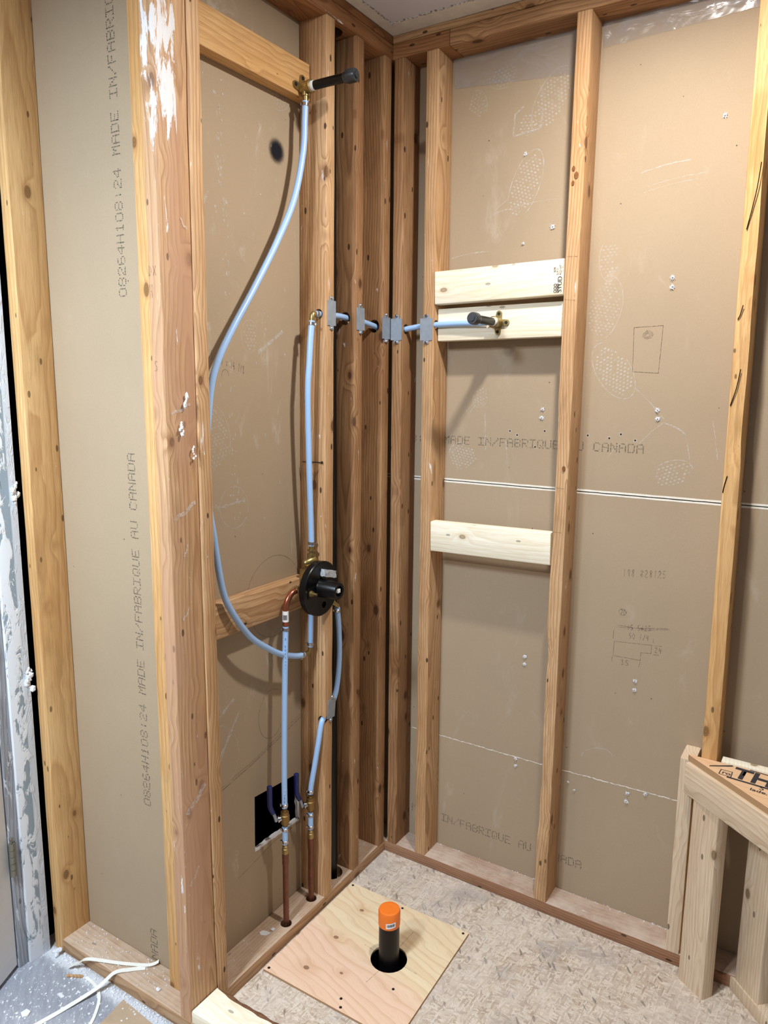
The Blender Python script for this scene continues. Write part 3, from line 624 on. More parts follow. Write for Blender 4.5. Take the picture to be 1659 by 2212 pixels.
ribbon(bm, PR, [(0.343, 2.268), (0.425, 2.278)], .004); ribbon(bm, PR, [(0.423, 2.278), (0.428, 2.325), (0.412, 2.335)], .004); ribbon(bm, PR, [(0.343, 2.268), (0.347, 2.325), (0.372, 2.342)], .004)
bm_obj('dust_heel_mark', bm, M['dust'], wr)
bm = bmesh.new(); random.seed(11)
for (x0, z0, x1, z1, w) in ((0.29, 2.066, 0.345, 2.076, .006), (0.28, 2.060, 0.33, 2.10, .003), (0.345, 2.078, 0.48, 2.088, .003), (0.70, 2.125, 0.82, 2.14, .004), (0.72, 2.09, 0.86, 2.105, .003), (0.71, 2.075, 0.84, 2.093, .002), (0.16, 1.956, 0.28, 1.966, .006), (0.72, 1.58, 0.80, 1.50, .004), (0.80, 1.49, 0.86, 1.46, .007), (0.74, 1.43, 0.80, 1.49, .006), (0.265, 1.535, 0.235, 1.50, .004), (0.21, 1.49, 0.26, 1.54, .003), (0.285, 1.50, 0.29, 1.39, .005), (0.355, 1.42, 0.36, 1.37, .005), (0.66, 1.39, 0.69, 1.43, .003), (0.92, 1.50, 0.94, 1.40, .003), (0.86, 1.45, 0.875, 1.38, .004)):
    n_ = 22; q = [(x0 + (x1 - x0) * k / n_ + random.uniform(-.0008, .0008), z0 + (z1 - z0) * k / n_ + .004 * math.sin(k / n_ * 3.1) + random.uniform(-.0008, .0008)) for k in range(n_ + 1)]
    k = 0
    while k < n_:
        e = min(n_, k + random.randint(3, 9)); ribbon(bm, PR, q[k:e + 1], w * random.uniform(.25, .7)); k = e + (1 if random.random() < .25 else 0)
bm_obj('white_scuffs', bm, M['dust'], wr)
# pencil work
bm = bmesh.new()
for _ in range(2): ribbon(bm, PR, [(0.708, 1.738), (0.782, 1.741), (0.778, 1.619), (0.711, 1.623), (0.708, 1.738)], .0010)
ribbon(bm, PR, [(0.744 + (.004 + .0005 * a) * math.cos(a * .9), 1.718 + (.003 + .0004 * a) * math.sin(a * .9)) for a in range(24)], .0009)
bm_obj('pencil_sketch', bm, M['pencil'], wr)
bm = bmesh.new(); hand(bm, '198.828125', PR, 0.720, 1.061, 0.020, 0.0118, slope=0.09); bm_obj('pencil_numbers', bm, M['pencil'], wr)
bm = bmesh.new()
ribbon(bm, PR, [(0.709, 0.868), (0.812, 0.876), (0.811, 0.852), (0.784, 0.849), (0.784, 0.826), (0.708, 0.825), (0.709, 0.868)], .0010)
for st in ([(0.706, 0.905), (0.705, 0.875)], [(0.706, 0.822), (0.705, 0.806)], [(0.815, 0.895), (0.815, 0.884)], [(0.784, 0.822), (0.781, 0.806)], [(0.818, 0.876), (0.838, 0.878)], [(0.818, 0.85), (0.835, 0.852)], [(0.712, 0.911), (0.76, 0.916), (0.85, 0.932)], [(0.716, 0.917), (0.80, 0.918), (0.855, 0.930)]): ribbon(bm, PR, st, .0010)
hand(bm, '35', PR, 0.730, 0.803, 0.015, 0.013); hand(bm, '24', PR, 0.820, 0.857, 0.015, 0.011); hand(bm, '50 1/4', PR, 0.748, 0.884, 0.016, 0.0095, slope=.06); hand(bm, '115.5625', PR, 0.732, 0.907, 0.015, 0.0095, slope=.12)
ribbon(bm, PR, [(0.727 + .011 * math.cos(a * .6), 0.957 + .009 * math.sin(a * .6)) for a in range(12)], .001); hand(bm, '70', PR, 0.721, 0.951, 0.013, 0.008)
bm_obj('pencil_sketch', bm, M['pencil'], wr)
bm = bmesh.new(); ribbon(bm, PR, [(0.68 + .045 * math.cos(a * .2), 0.505 + .03 * math.sin(a * .2 + .4)) for a in range(17)], .003); bm_obj('glue_ring', bm, M['dust2'], wr)
random.seed(21)
for (x, z, s) in ((0.891, 2.23, 1), (0.383, 2.217, .9), (0.471, 2.016, 1.15), (0.386, 1.979, .7), (0.797, 1.86, 1), (0.798, 1.837, 1), (0.466, 1.517, .9), (0.464, 1.493, 1), (0.783, 1.523, 1), (0.785, 1.5, 1), (0.445, 0.767, 1), (0.445, 0.743, 1), (0.774, 0.764, 1), (0.774, 0.737, 1), (0.429, 0.427, .8), (0.43, 0.403, .8), (0.775, 0.419, 1), (0.773, 0.394, 1), (0.825, 0.433, .9), (0.600, 0.400, .6), (0.62, 0.380, .6)):
    bm = bmesh.new(); np_ = 11; a0 = random.random() * 6
    ctr = bm.verts.new((x, 0.0858, z)); rim = []
    for k in range(np_ * 2):
        an = a0 + math.pi * k / np_; r_ = (random.uniform(.0055, .0105) if k % 2 == 0 else random.uniform(.0030, .0048)) * s
        rim.append(bm.verts.new((x + r_ * math.cos(an), 0.0882 - (random.uniform(.0005, .0045) if k % 2 == 0 else random.uniform(.001, .003)), z + r_ * math.sin(an))))
    for k in range(len(rim)): bm.faces.new((ctr, rim[k], rim[(k + 1) % len(rim)]))
    o = bm_obj('torn_paper_burst', bm, M['gypsum'], wr)
    bm = bmesh.new(); lump(bm, (x, 0.0852, z), .0022 * s, 1, 1, 0, x * 9); bm_obj('screw_tip', bm, M['galv'], o)
for (x, z) in ((0.367, 1.451), (0.474, 1.455), (0.691, 1.455), (0.60, 1.448), (0.66, 1.443), (0.73, 1.440), (0.39, 1.44), (0.447, 1.408)):
    bm = bmesh.new(); disc(bm, PR2, x, z, .0022, .0022, 10); o = bm_obj('screw_hole', bm, M['dark'], wr)
    bm = bmesh.new(); ribbon(bm, PR, [(x + .0042 * math.cos(a), z + .0042 * math.sin(a)) for a in [i * .6 for i in range(11)]], .0022); bm_obj('torn_paper_ring', bm, M['dust'], wr)

# ------------------------------------------------------------------ marks on the left wall and return wall
PL2 = plane_map((-0.0886, 0, 0), (0, 1, 0), (0, 0, 1))
bm = bmesh.new(); hand(bm, '15 3/8 x 16 7/8', plane_map((-0.0886, -0.675, 1.642), (0, 1, -0.30), (0, 0, 1)), 0, 0, 0.020, 0.0083); bm_obj('pencil_numbers', bm, M['pencil'], wl)
bm = bmesh.new(); PS = plane_map((-0.0886, -0.4147, 2.168), (0, 1, 0), (0, 0, 1))
me_c = [(0.048 * math.cos(a * 2 * math.pi / 24), 0.048 * math.sin(a * 2 * math.pi / 24)) for a in range(24)]
bm.faces.new([bm.verts.new((a, b, 0)) for a, b in me_c])
bm_obj('soot_spot', bm, M['soot'], wl, mw=Matrix(((0, 0, 1, -0.0886), (1, 0, 0, -0.4147), (0, 1, 0, 2.168), (0, 0, 0, 1))))
for (cy, cz, r, a0, a1) in ((-0.45, 1.0, 0.115, 20, 160), (-0.45, 0.985, 0.10, 200, 330), (-0.47, 0.66, 0.055, 60, 320), (-0.62, 1.60, 0.012, 0, 200)):
    bm = bmesh.new(); ribbon(bm, PL2, [(cy + r * math.cos(math.radians(a)), cz + r * math.sin(math.radians(a)) * (1 if r > .06 else 1.3)) for a in range(a0, a1, 6)], .0010); bm_obj('pencil_arc', bm, M['pencil'], wl)
bm = bmesh.new(); ribbon(bm, PL2, [(-0.76, 0.505), (-0.55, 0.545), (-0.34, 0.60)], .0016); ribbon(bm, PL2, [(-0.76, 0.515), (-0.55, 0.552), (-0.34, 0.61)], .0010)
ribbon(bm, PL2, [(-0.62, 0.232), (-0.47, 0.262), (-0.345, 0.262)], .0012)
bm_obj('pencil_lines', bm, M['pencil'], wl)
random.seed(31)
bm = bmesh.new()
for k in range(150):
    y = -0.62 + 0.06 * random.random() if k < 90 else random.uniform(-.73, -.36); z = random.uniform(1.2, 2.3)
    if k < 90: y = -0.605 + .012 * random.uniform(-1, 1) + 0.03 * (1.75 - z)
    disc(bm, PL2, y, z, random.uniform(.001, .0035), random.uniform(.001, .007), 6)
for (y0, z0, y1, z1) in ((-0.73, 1.285, -0.66, 1.28), (-0.66, 1.275, -0.56, 1.285), (-0.72, 0.70, -0.62, 0.76), (-0.72, 0.55, -0.60, 0.72), (-0.50, 1.66, -0.40, 1.72), (-0.74, 1.9, -0.66, 2.02)):
    for k in range(12):
        ribbon(bm, PL2, [(y0 + (y1 - y0) * k / 12, z0 + (z1 - z0) * k / 12), (y0 + (y1 - y0) * (k + 1) / 12, z0 + (z1 - z0) * (k + 1) / 12)], random.uniform(.002, .012))
bm_obj('white_scuffs', bm, M['dust'], wl)
wr_keep, PR_keep = wr, PR; wr, PR = wl, PL2
footprint('dust_footprint', -0.67, 1.45, 0.06, 0.085, 0.2, M['dust2'], outline=0.7); footprint('dust_footprint', -0.53, 1.70, 0.03, 0.04, 0, M['dust2'], outline=0.8); footprint('dust_footprint', -0.60, 1.27, 0.05, 0.055, .5, M['dust2'], dots=False)
footprint('dust_footprint', -0.68, 0.62, 0.07, 0.09, 0.4, M['dust2'], dots=False); footprint('dust_footprint', -0.40, 2.30, 0.04, 0.03, 0.4, M['dust2'], outline=0.3)
wr, PR = wr_keep, PR_keep
full = '08264H108:24 MADE IN/FABRIQUE AU CANADA'
for z0 in (-0.787, 0.496, 1.779):
    # reads upwards: advance along +Z, letter tops toward -X
    t_ = full; zz = z0
    if z0 < 0: t_ = 'CANADA'; zz = z0 + 33 * 0.0237
    if z0 > 1: t_ = full[:30]
    dotmatrix('ink_lettering', t_, plane_map((-0.222, -Lw - 0.0005, zz), (0, 0, 1), (-1, 0, 0)), 0.0237, 0.024, M['dot'], ws)
# pencil scribbles on the scuffed post
PP = plane_map((0, -0.8862, 0), (1, 0, 0), (0, 0, 1))
bm = bmesh.new(); bm.free()
for tx, sx_, sz_, hh, aa in (('DX', -0.040, 1.80, 0.020, 0.013), ('H', -0.040, 1.755, 0.028, 0.014), ('S', -0.034, 1.605, 0.022, 0.014)):
    bm = bmesh.new(); hand(bm, tx, PP, sx_, sz_, hh, aa); bm_obj('pencil_scribble', bm, M['pencil'], post)
# plaster splashes and scrapes on the post's wide face
PPW = plane_map((0.0015, 0, 0), (0, 1, 0), (0, 0, 1)); random.seed(5)
for (y, z, r) in ((-0.850, 1.485, .0050), (-0.835, 1.545, .0045), (-0.815, 1.43, .003)):
    bm = bmesh.new()
    for k in range(6): lump(bm, (0.0015 if z > 1.52 or z < 1.4 else 0.002, y + random.uniform(-.004, .004), z + (k - 2.5) * .005), r * random.uniform(.5, .9), 1.4, 1, 0, random.random() * 40)
    bm_obj('plaster_splash', bm, M['gypsum'], post)

random.seed(41)
PQ = lambda s, t: Vector((0.0012 - .005 * math.sin(math.pi * (t - .038) / 2.466) + .0003, s, t))
for (y0, z0, y1, z1, w_) in ((-0.872, 1.515, -0.818, 1.535, .006), (-0.874, 1.285, -0.812, 1.318, .009), (-0.85, 1.20, -0.838, 1.225, .004), (-0.872, 0.585, -0.812, 0.635, .012), (-0.872, 0.40, -0.842, 0.435, .007), (-0.86, 1.055, -0.84, 1.08, .005), (-0.83, 1.92, -0.812, 1.90, .004)):
    bm = bmesh.new(); ribbon(bm, PQ, [(y0 + (y1 - y0) * k / 9, z0 + (z1 - z0) * k / 9 + .003 * math.sin(k)) for k in range(10)], w_); bm_obj('white_scrape', bm, M['dust'], post)

# ------------------------------------------------------------------ door, frame and hall side
tj = tag(box_obj('trim_1', (-0.575, -0.960, 0.0), (-0.5475, -0.9005, ZC), M['jamb'], None, .0015), kind='structure')
box_obj('stop_moulding', (-0.590, -0.988, 0.0), (-0.556, -0.9605, ZC), M['jambw'], tj, .002)
bm = bmesh.new(); random.seed(8)
for k in range(26):
    z = random.choice((1.30, 1.30, 1.31, 0.82, 0.80, 0.815)) + random.uniform(-.02, .02); lump(bm, (-0.546 + random.uniform(-.003, .004), -0.9015 + random.uniform(-.012, .006), z), random.uniform(.003, .008), 1.3, 1, 0, k)
bm_obj('plaster_lumps', bm, M['gypsum'], tj)
dm = Matrix.Translation((-0.5595, -0.992, 0.012)) @ Matrix.Rotation(math.atan2(-0.075, 0.035), 4, 'Z')
bm = bmesh.new(); add_box(bm, (0.0, -0.035, 0.0), (0.76, 0.0, 2.03)); bevel(bm, .0015)
dr = tag(bm_obj('door_1', bm, M['door'], None, True, dm), kind='structure')
hg = bmesh.new()
for k in range(5): lathe_fix(hg, (-0.545, -0.989, 0.285 + k * 0.019), (0, 0, 1), [(0, .0078), (0.0178, .0078)], 14)
lathe_fix(hg, (-0.545, -0.989, 0.38), (0, 0, 1), [(0, .004), (.010, .004), (.012, .0055), (.016, .0045)], 12)
o = bm_obj('hinge', hg, M['hinge'], None, True); o.parent = dr; o.matrix_parent_inverse = dm.inverted(); o['label'] = 'worn metal hinge'

# ------------------------------------------------------------------ pipework
PEXR = 0.0082
def ringobj(p, axis, parent, r=0.0098, L=0.009, name='crimp_ring'):
    ax = Vector(axis).normalized(); p = Vector(p)
    o = lathe_obj(name, p - ax * L / 2, ax, [(0, r - .0012), (.001, r), (L - .001, r), (L, r - .0012)], M['steel'], parent, 20)
    side = ax.cross(Vector((0.55, -0.83, 0.1))).normalized()
    bm = bmesh.new(); q = p + side * (r + .0015); lathe_fix(bm, q - ax * .003, ax, [(0, .0028), (.006, .0028)], 10); bm_obj('crimp_ear', bm, M['steel'], o, True); o['label'] = 'shiny steel crimp ring'
    return o
def pipe(name, pts, label, rings=(), n=12, r=PEXR, mat='pex', cat='pipe', group=None):
    P = spline(pts, n); o = tube(name, P, r, M[mat], None, 18); tag(o, label, cat, group)
    for which in rings:
        if which == 0: p, ax = P[0] + (P[1] - P[0]).normalized() * .008, P[1] - P[0]
        else: p, ax = P[-1] + (P[-2] - P[-1]).normalized() * .008, P[-1] - P[-2]
        ringobj(p, ax, o)
    return o
# shower riser
riser = pipe('pex_pipe', [(-0.036, -0.362, 2.292), (-0.036, -0.365, 2.250), (-0.036, -0.373, 2.168), (-0.036, -0.411, 2.047), (-0.036, -0.478, 1.935), (-0.036, -0.566, 1.813), (-0.037, -0.649, 1.704), (-0.038, -0.698, 1.627), (-0.039, -0.724, 1.545), (-0.040, -0.742, 1.36), (-0.039, -0.724, 1.22), (-0.037, -0.703, 1.090), (-0.035, -0.675, 1.024), (-0.034, -0.611, 0.940), (-0.034, -0.541, 0.886), (-0.034, -0.485, 0.852), (-0.034, -0.425, 0.829), (-0.034, -0.392, 0.822)], 'long light blue pipe bowing left from the high shower outlet down below the valve', (0, 1))
down = pipe('pex_pipe', [(-0.030, -0.362, 0.955), (-0.031, -0.362, 0.90), (-0.033, -0.362, 0.838)], 'short light blue pipe hanging from the underside of the valve', (1,))
el = empty('pex_elbow', (-0.034, -0.372, 0.823), 'brass elbow below the valve joining the bowed pipe to the short one', 'pipe fitting')
bm = bmesh.new(); add_tube(bm, spline([(-0.034, -0.390, 0.822), (-0.034, -0.374, 0.8215), (-0.0335, -0.364, 0.826), (-0.033, -0.362, 0.838)], 6), .0066, 14); bm_obj('elbow_body', bm, M['brass'], el, True)
# line to the hand-shower
up = pipe('pex_pipe', [(-0.035, -0.351, 1.132), (-0.034, -0.354, 1.20), (-0.028, -0.368, 1.367), (-0.024, -0.3765, 1.557), (-0.022, -0.3715, 1.643), (-0.022, -0.3635, 1.716), (-0.022, -0.358, 1.748)], 'upright light blue pipe rising from the valve to the brass elbow at the stud', (0, 1))
eu = empty('pex_elbow', (-0.022, -0.354, 1.765), 'brass elbow at the stud hole above the valve', 'pipe fitting')
bm = bmesh.new(); add_tube(bm, spline([(-0.022, -0.358, 1.748), (-0.022, -0.3570, 1.759), (-0.022, -0.3535, 1.766), (-0.022, -0.344, 1.7675)], 6), .0078, 14); bm_obj('elbow_body', bm, M['brass'], eu, True)
horiz = pipe('pex_pipe', [(-0.022, -0.346, 1.7675), (-0.024, -0.30, 1.769), (-0.031, -0.22, 1.7715), (-0.034, -0.16, 1.768), (-0.034, -0.11, 1.766), (-0.032, -0.05, 1.7585), (-0.027, -0.012, 1.750), (-0.012, 0.014, 1.745), (0.02, 0.024, 1.747), (0.08, 0.022, 1.7545), (0.115, 0.0155, 1.757), (0.150, 0.0105, 1.758), (0.21, 0.0095, 1.759), (0.27, 0.007, 1.7585), (0.318, 0.005, 1.7578)], 'light blue pipe threaded through the studs around the corner to the hand-shower outlet', (0,))
# hot and cold risers
def shutoff(cx, cy, zb, label_v, label_p, label_c, label_s, top_pts, top_rings, zplate, side):
    """copper stub, blue stub, ball valve and the pipe above it; zb: centre of valve"""
    p = pipe('pex_pipe', top_pts, label_p, top_rings)
    v = empty('ball_valve', (cx, cy, zb), label_v, 'valve')
    lathe_obj('valve_body', (cx, cy, zb - 0.026), (0, 0, 1), [(0, .0065), (.006, .0065), (.006, .0095), (.012, .0125), (.018, .0135), (.034, .0135), (.036, .0115), (.044, .0115), (.044, .0065), (.052, .0065)], M['brassd'], v, 20)
    hx, hy = -0.010, -0.0145   # toward the viewer's left
    bm = bmesh.new(); lathe_fix(bm, (cx + hx * .5, cy + hy * .6, zb), (hx, hy * 1.2, 0), [(0, .007), (.008, .007), (.008, .0095), (.012, .0095), (.012, .004), (.016, .004)], 14); bm_obj('stem_nut', bm, M['steel'], v, True)
    q = Vector((cx + hx * 1.25, cy + hy * 1.55, zb)); bm = bmesh.new()
    sweep = spline([q + Vector((0, 0, -.004)), q + Vector((-.002, -.004, .012)), q + Vector((-.005, -.009, .026))], 6)
    add_tube(bm, sweep, .0048, 10); bm_obj('handle_lever', bm, M['galv'], v, True)
    bm = bmesh.new(); hp = spline([q + Vector((-.004, -.008, .022)), q + Vector((-.008, -.014, .040)), q + Vector((-.009, -.016, .055)), q + Vector((-.009, -.016, .095)), q + Vector((-.009, -.016, .108))], 6)
    add_tube(bm, hp, [.0064 + .0012 * min(1, i / 8) - (.003 if i > len(hp) - 2 else 0) for i in range(len(hp))], 14); bm_obj('handle_grip', bm, M['blueh'], v, True)
    z1 = zb - 0.030; z2 = z1 - 0.052
    s = pipe('pex_pipe', [(cx, cy, z1 + .002), (cx, cy, (z1 + z2) / 2), (cx, cy, z2)], label_s, (0, 1), group=None)
    c = empty('copper_pipe', (cx, cy, zplate), label_c, 'pipe')
    lathe_obj('brass_adapter', (cx, cy, z2 - .030), (0, 0, 1), [(0, .009), (.003, .0096), (.016, .0096), (.017, .0085), (.024, .0085), (.025, .0068), (.030, .0068)], M['brass'], c, 18)
    lathe_obj('copper_tube', (cx, cy, -0.02), (0, 0, 1), [(0, .0085), (z2 - .045, .0085), (z2 - .043, .0096), (z2 - .010, .0096)], M['copper'], c, 18)
shutoff(-0.0265, -0.493, 0.372, 'left ball valve with upright blue handle, in front of the black wall opening', 'long straight light blue pipe from the copper bend down to the left ball valve',
        'left copper pipe rising from the floor plate', 'short light blue piece under the left ball valve', [(-0.030, -0.474, 0.930), (-0.030, -0.480, 0.80), (-0.029, -0.486, 0.66), (-0.028, -0.491, 0.50), (-0.0265, -0.493, 0.402)], (0, 1), 0.038, 1)
shutoff(-0.030, -0.371, 0.352, 'right ball valve with blue handle, against the stud', 'curved light blue pipe from the low stud hole down to the right ball valve',
        'right copper pipe rising from the floor plate against the stud', 'short light blue piece under the right ball valve', [(-0.012, -0.322, 0.616), (-0.0105, -0.341, 0.600), (-0.013, -0.3525, 0.545), (-0.021, -0.362, 0.47), (-0.028, -0.3695, 0.41), (-0.030, -0.371, 0.384)], (1,), 0.038, 1)
pipe('pex_pipe', [(-0.006, -0.268, 0.935), (-0.009, -0.256, 0.87), (-0.015, -0.245, 0.78), (-0.0165, -0.252, 0.70), (-0.0145, -0.272, 0.654), (-0.0125, -0.310, 0.625)], 'light blue pipe right of the valve, bending back into the low stud hole', (0,))
straight = [o for o in bpy.data.objects if o.get('label', '').startswith('long straight light blue pipe')][0]
bm = bmesh.new(); random.seed(2)
for i in range(46):
    z = 0.42 + i * 0.0105; f = (z - 0.402) / 0.528; cx = -0.0265 - .0035 * f; cy = -0.493 + .019 * f; an = -0.95 + .05 * math.sin(i)
    if i % 9 == 8: continue
    c0 = Vector((cx + .0084 * math.cos(an), cy + .0084 * math.sin(an), z)); sd = Vector((-math.sin(an), math.cos(an), 0)) * .0010
    h = random.uniform(.004, .008); bm.faces.new([bm.verts.new(c0 + sd), bm.verts.new(c0 - sd), bm.verts.new(c0 - sd + Vector((0, 0, h))), bm.verts.new(c0 + sd + Vector((0, 0, h)))])
bm_obj('printed_line', bm, M['pexink'], straight)
# copper bend with sticker
cb = empty('copper_elbow', (-0.030, -0.47, 0.98), 'copper bend with white barcode sticker at the left of the valve', 'pipe fitting')
bm = bmesh.new(); add_tube(bm, spline([(-0.024, -0.432, 1.022), (-0.027, -0.450, 1.018), (-0.029, -0.466, 1.002), (-0.030, -0.4725, 0.982), (-0.030, -0.474, 0.965), (-0.030, -0.474, 0.932)], 8), .0083, 18); bm_obj('bend_tube', bm, M['copperb'], cb, True)
lathe_obj('brass_nut', (-0.0245, -0.4365, 1.0225), (0.12, 0.95, 0.1), [(0, .0095), (.002, .0112), (.014, .0112), (.016, .0095)], M['brass'], cb, 6)
st = lathe_obj('barcode_sticker', (-0.030, -0.474, 0.944), (0, 0, 1), [(0, .0086), (0.030, .0086)], M['white'], cb, 24)
def barcode(parent, c, r, z0, z1, a0, a1, n_):
    bm = bmesh.new(); a = a0
    while a < a1:
        w = random.choice((.04, .08, .12)); q = []
        for (an, z) in ((a, z0), (a + w, z0), (a + w, z1), (a, z1)): q.append(bm.verts.new((c[0] + r * math.cos(an), c[1] + r * math.sin(an), z)))
        bm.faces.new(q); a += w + random.choice((.04, .07))
    bm_obj('barcode', bm, M['ink'], parent)
barcode(st, (-0.030, -0.474), .0089, 0.950, 0.964, -1.75, -0.35, 10)

# ------------------------------------------------------------------ shower valve
VX, VY, VZ = 0.021, -0.377, 1.0215
va = empty('shower_valve', (0, VY, VZ), 'round black shower valve guard with projecting sleeve, between block and stud', 'shower valve')
bm = bmesh.new(); lathe_fix(bm, (0.0008, VY, VZ), (1, 0, 0), [(0, .070), (.0, .0765), (.018, .0778), (.0202, .0762), (.0202, .069), (.0196, .067), (.0196, .02)], 56)
gp = bm_obj('guard_plate', bm, M['guard'], va, True)
cut(gp, [cyl_cutter((-.01, VY + .010, VZ - .048), (.05, VY + .010, VZ - .048), .0095), cyl_cutter((.012, VY - .004, VZ + .030), (.05, VY - .004, VZ + .030), .005)])
gp.data.polygons.foreach_set('use_smooth', [True] * len(gp.data.polygons)); gp.data.set_sharp_from_angle(angle=math.radians(35))
bm = bmesh.new(); lathe_fix(bm, (VX - .001, VY, VZ + .002), (1, 0, 0), [(0, .027), (.006, .0255), (.058, .0235), (.060, .0225), (.060, .0150), (.030, .0140)], 36); slv = bm_obj('sleeve', bm, M['guard'], va, True)
box_obj('stem', (VX + .03, VY - .006, VZ - .003), (VX + .0585, VY + .007, VZ + .008), M['white'], va, .0012)['label'] = 'white square stem inside the sleeve'
bm = bmesh.new(); lathe_fix(bm, (VX - .004, VY - .050, VZ - .002), (1, 0, 0), [(0, .009), (.006, .009), (.006, .0065), (.012, .0065), (.012, .0035), (.024, .0035)], 16); bm_obj('brass_screw', bm, M['brass'], va, True)['label'] = 'brass adjusting screw'
box_obj('screw_pocket', (VX - .0015, VY - .062, VZ - .016), (VX + .001, VY - .030, VZ + .014), M['abs'], va, .0005)
bm = bmesh.new(); add_box(bm, (VX + .001, VY - .006, VZ + .036), (VX + .014, VY + .048, VZ + .056))
bmesh.ops.subdivide_edges(bm, edges=bm.edges[:], cuts=4, use_grid_fill=True)
for v in bm.verts: v.co += Vector((0, 0, 1)) * (-.26 * (v.co.y - VY)) + noise.noise_vector(v.co * 130) * .0022
bag = bm_obj('plastic_bag', bm, plain('clear_bag', S(176, 178, 182), 0.16, 0, 0.7, 0.3, 120, 0.6), va, True); bag['label'] = 'small crinkled clear plastic bag taped on the plate'
bm = bmesh.new()
lathe_fix(bm, (-0.034, -0.352, 1.098), (0, 0, 1), [(0, .0125), (.012, .0125), (.012, .0075), (.020, .0075), (.020, .0115), (.024, .0115), (.024, .0068), (.038, .0068)], 20)
lathe_fix(bm, (-0.040, -0.380, 1.084), (0.35, 0.90, 0.28), [(0, .008), (.004, .0115), (.036, .0115), (.040, .008)], 8)
add_box(bm, (-0.050, -0.386, 0.985), (0.0007, -0.345, 1.07)); lathe_fix(bm, (-0.030, -0.362, 0.945), (0, 0, 1), [(0, .007), (.012, .007), (.012, .0095), (.04, .0095)], 16)
lathe_fix(bm, (-0.012, -0.335, 0.992), (0.10, 0.80, -.62), [(0, .009), (.06, .009), (.06, .0065), (.085, .0065)], 14)
bm_obj('valve_body', bm, M['brass'], va, True)['label'] = 'brass valve body behind the guard'

# ------------------------------------------------------------------ outlets with black nipples
def outlet(name, label, base, out, ears, stem):
    """drop-ear outlet. base: point on the block face, out: direction away from the wall, stem: direction to the pipe"""
    b = Vector(base); o_ = Vector(out).normalized(); st_ = Vector(stem).normalized()
    e = empty(name, base, label, 'pipe outlet')
    bm = bmesh.new()
    lathe_fix(bm, b + o_ * .002, o_, [(0, .013), (.012, .0142), (.024, .0150), (.026, .0162), (.034, .0162), (.035, .014)], 24)
    lathe_fix(bm, b + o_ * .016, st_, [(0, .010), (.020, .0092), (.021, .0066), (.034, .0066)], 18)
    bm_obj('brass_body', bm, M['brass'], e, True)
    for d in ears:
        d = Vector(d).normalized(); c = b + d * .025; bm = bmesh.new()
        side = d.cross(o_).normalized(); poly = []
        for a in range(0, 181, 20): poly.append(c + d * (.0085 * math.sin(math.radians(a))) + side * (.0085 * math.cos(math.radians(a))))
        poly += [b - side * .010, b + side * .010]
        lo = [bm.verts.new(p + o_ * .0005) for p in poly]; hi = [bm.verts.new(p + o_ * .005) for p in poly]
        bm.faces.new(lo); bm.faces.new(hi[::-1])
        for i in range(len(poly)): j = (i + 1) % len(poly); bm.faces.new((lo[i], lo[j], hi[j], hi[i]))
        ear = bm_obj('mounting_ear', bm, M['brass'], e)
        lathe_obj('screw_head', c + o_ * .0045, o_, [(0, .0048), (.0025, .0042)], M['screw'], ear, 12)
    lathe_obj('white_tape', b + o_ * .034, o_, [(0, .0118), (.010, .0120), (.012, .0112)], M['white'], e, 24)['label'] = 'white thread tape'
    bm = bmesh.new(); lathe_fix(bm, b + o_ * .044, o_, [(0, .0110), (.10, .0112), (.101, .0112)], 28); bm_obj('black_nipple', bm, M['iron'], e, True)['label'] = 'scratched black pipe nipple'
    lathe_obj('pipe_cap', b + o_ * .138, o_, [(0, .0128), (.006, .0140), (.009, .0140), (.011, .0165), (.030, .0162), (.034, .0145), (.034, .008), (.037, .0078)], M['ironw'], e, 28)
    return e
outlet('shower_outlet', 'brass shower outlet with capped black nipple high on the left wall', (-0.0512, -0.362, 2.3245), (1, 0, 0), ((0, -1, 0.12), (0, 0.15, 1), (0, 0.9, -0.45)), (0, 0, -1))
outlet('shower_outlet', 'brass outlet with capped black nipple on the pale block of the right wall', (0.3485, 0.0200, 1.7575), (0, -1, 0.0), ((0.1, 0, 1), (1, 0, 0), (0, 0, -1)), (-1, 0, 0))

# ------------------------------------------------------------------ nail plates
def nailplate(c, ex, ez, en, w, h, label, tilt=0.0):
    c, ex, ez, en = Vector(c), Vector(ex).normalized(), Vector(ez).normalized(), Vector(en).normalized()
    if tilt: R = Matrix.Rotation(tilt, 3, en); ex, ez = R @ ex, R @ ez
    bm = bmesh.new()
    def q(s, t, d): return c + ex * s + ez * t + en * d
    def blk(s0, s1, t0, t1, d0, d1):
        v = [bm.verts.new(q(s, t, d)) for d in (d0, d1) for t in (t0, t1) for s in (s0, s1)]
        for f in ((0, 2, 3, 1), (4, 5, 7, 6), (0, 1, 5, 4), (2, 6, 7, 3), (0, 4, 6, 2), (1, 3, 7, 5)): bm.faces.new([v[i] for i in f])
    blk(-w / 2, w / 2, -h / 2, h / 2, .0006, .0024); blk(-w * .22, w * .22, h / 2, h / 2 + .010, .0006, .0022); blk(-w * .22, w * .22, -h / 2 - .010, -h / 2, .0006, .0022)
    o = tag(bm_obj('nail_plate', bm, M['galv']), label, 'metal plate', None)
    for s in (1, -1): 
        bm = bmesh.new(); lathe_fix(bm, q(0, s * (h / 2 + .007), .002), en, [(0, .0052), (.002, .005), (.0034, .0036)], 12); bm_obj('nail_head', bm, M['steel'], o, True)
    return o
nailplate((0, -0.302, 1.772), LY, (0, 0, 1), LX, 0.037, 0.066, 'grey nail plate on the stud above the valve, leftmost of the row')
nailplate((0, -0.162, 1.767), LY, (0, 0, 1), LX, 0.039, 0.062, 'grey nail plate second from left in the row', 0.02)
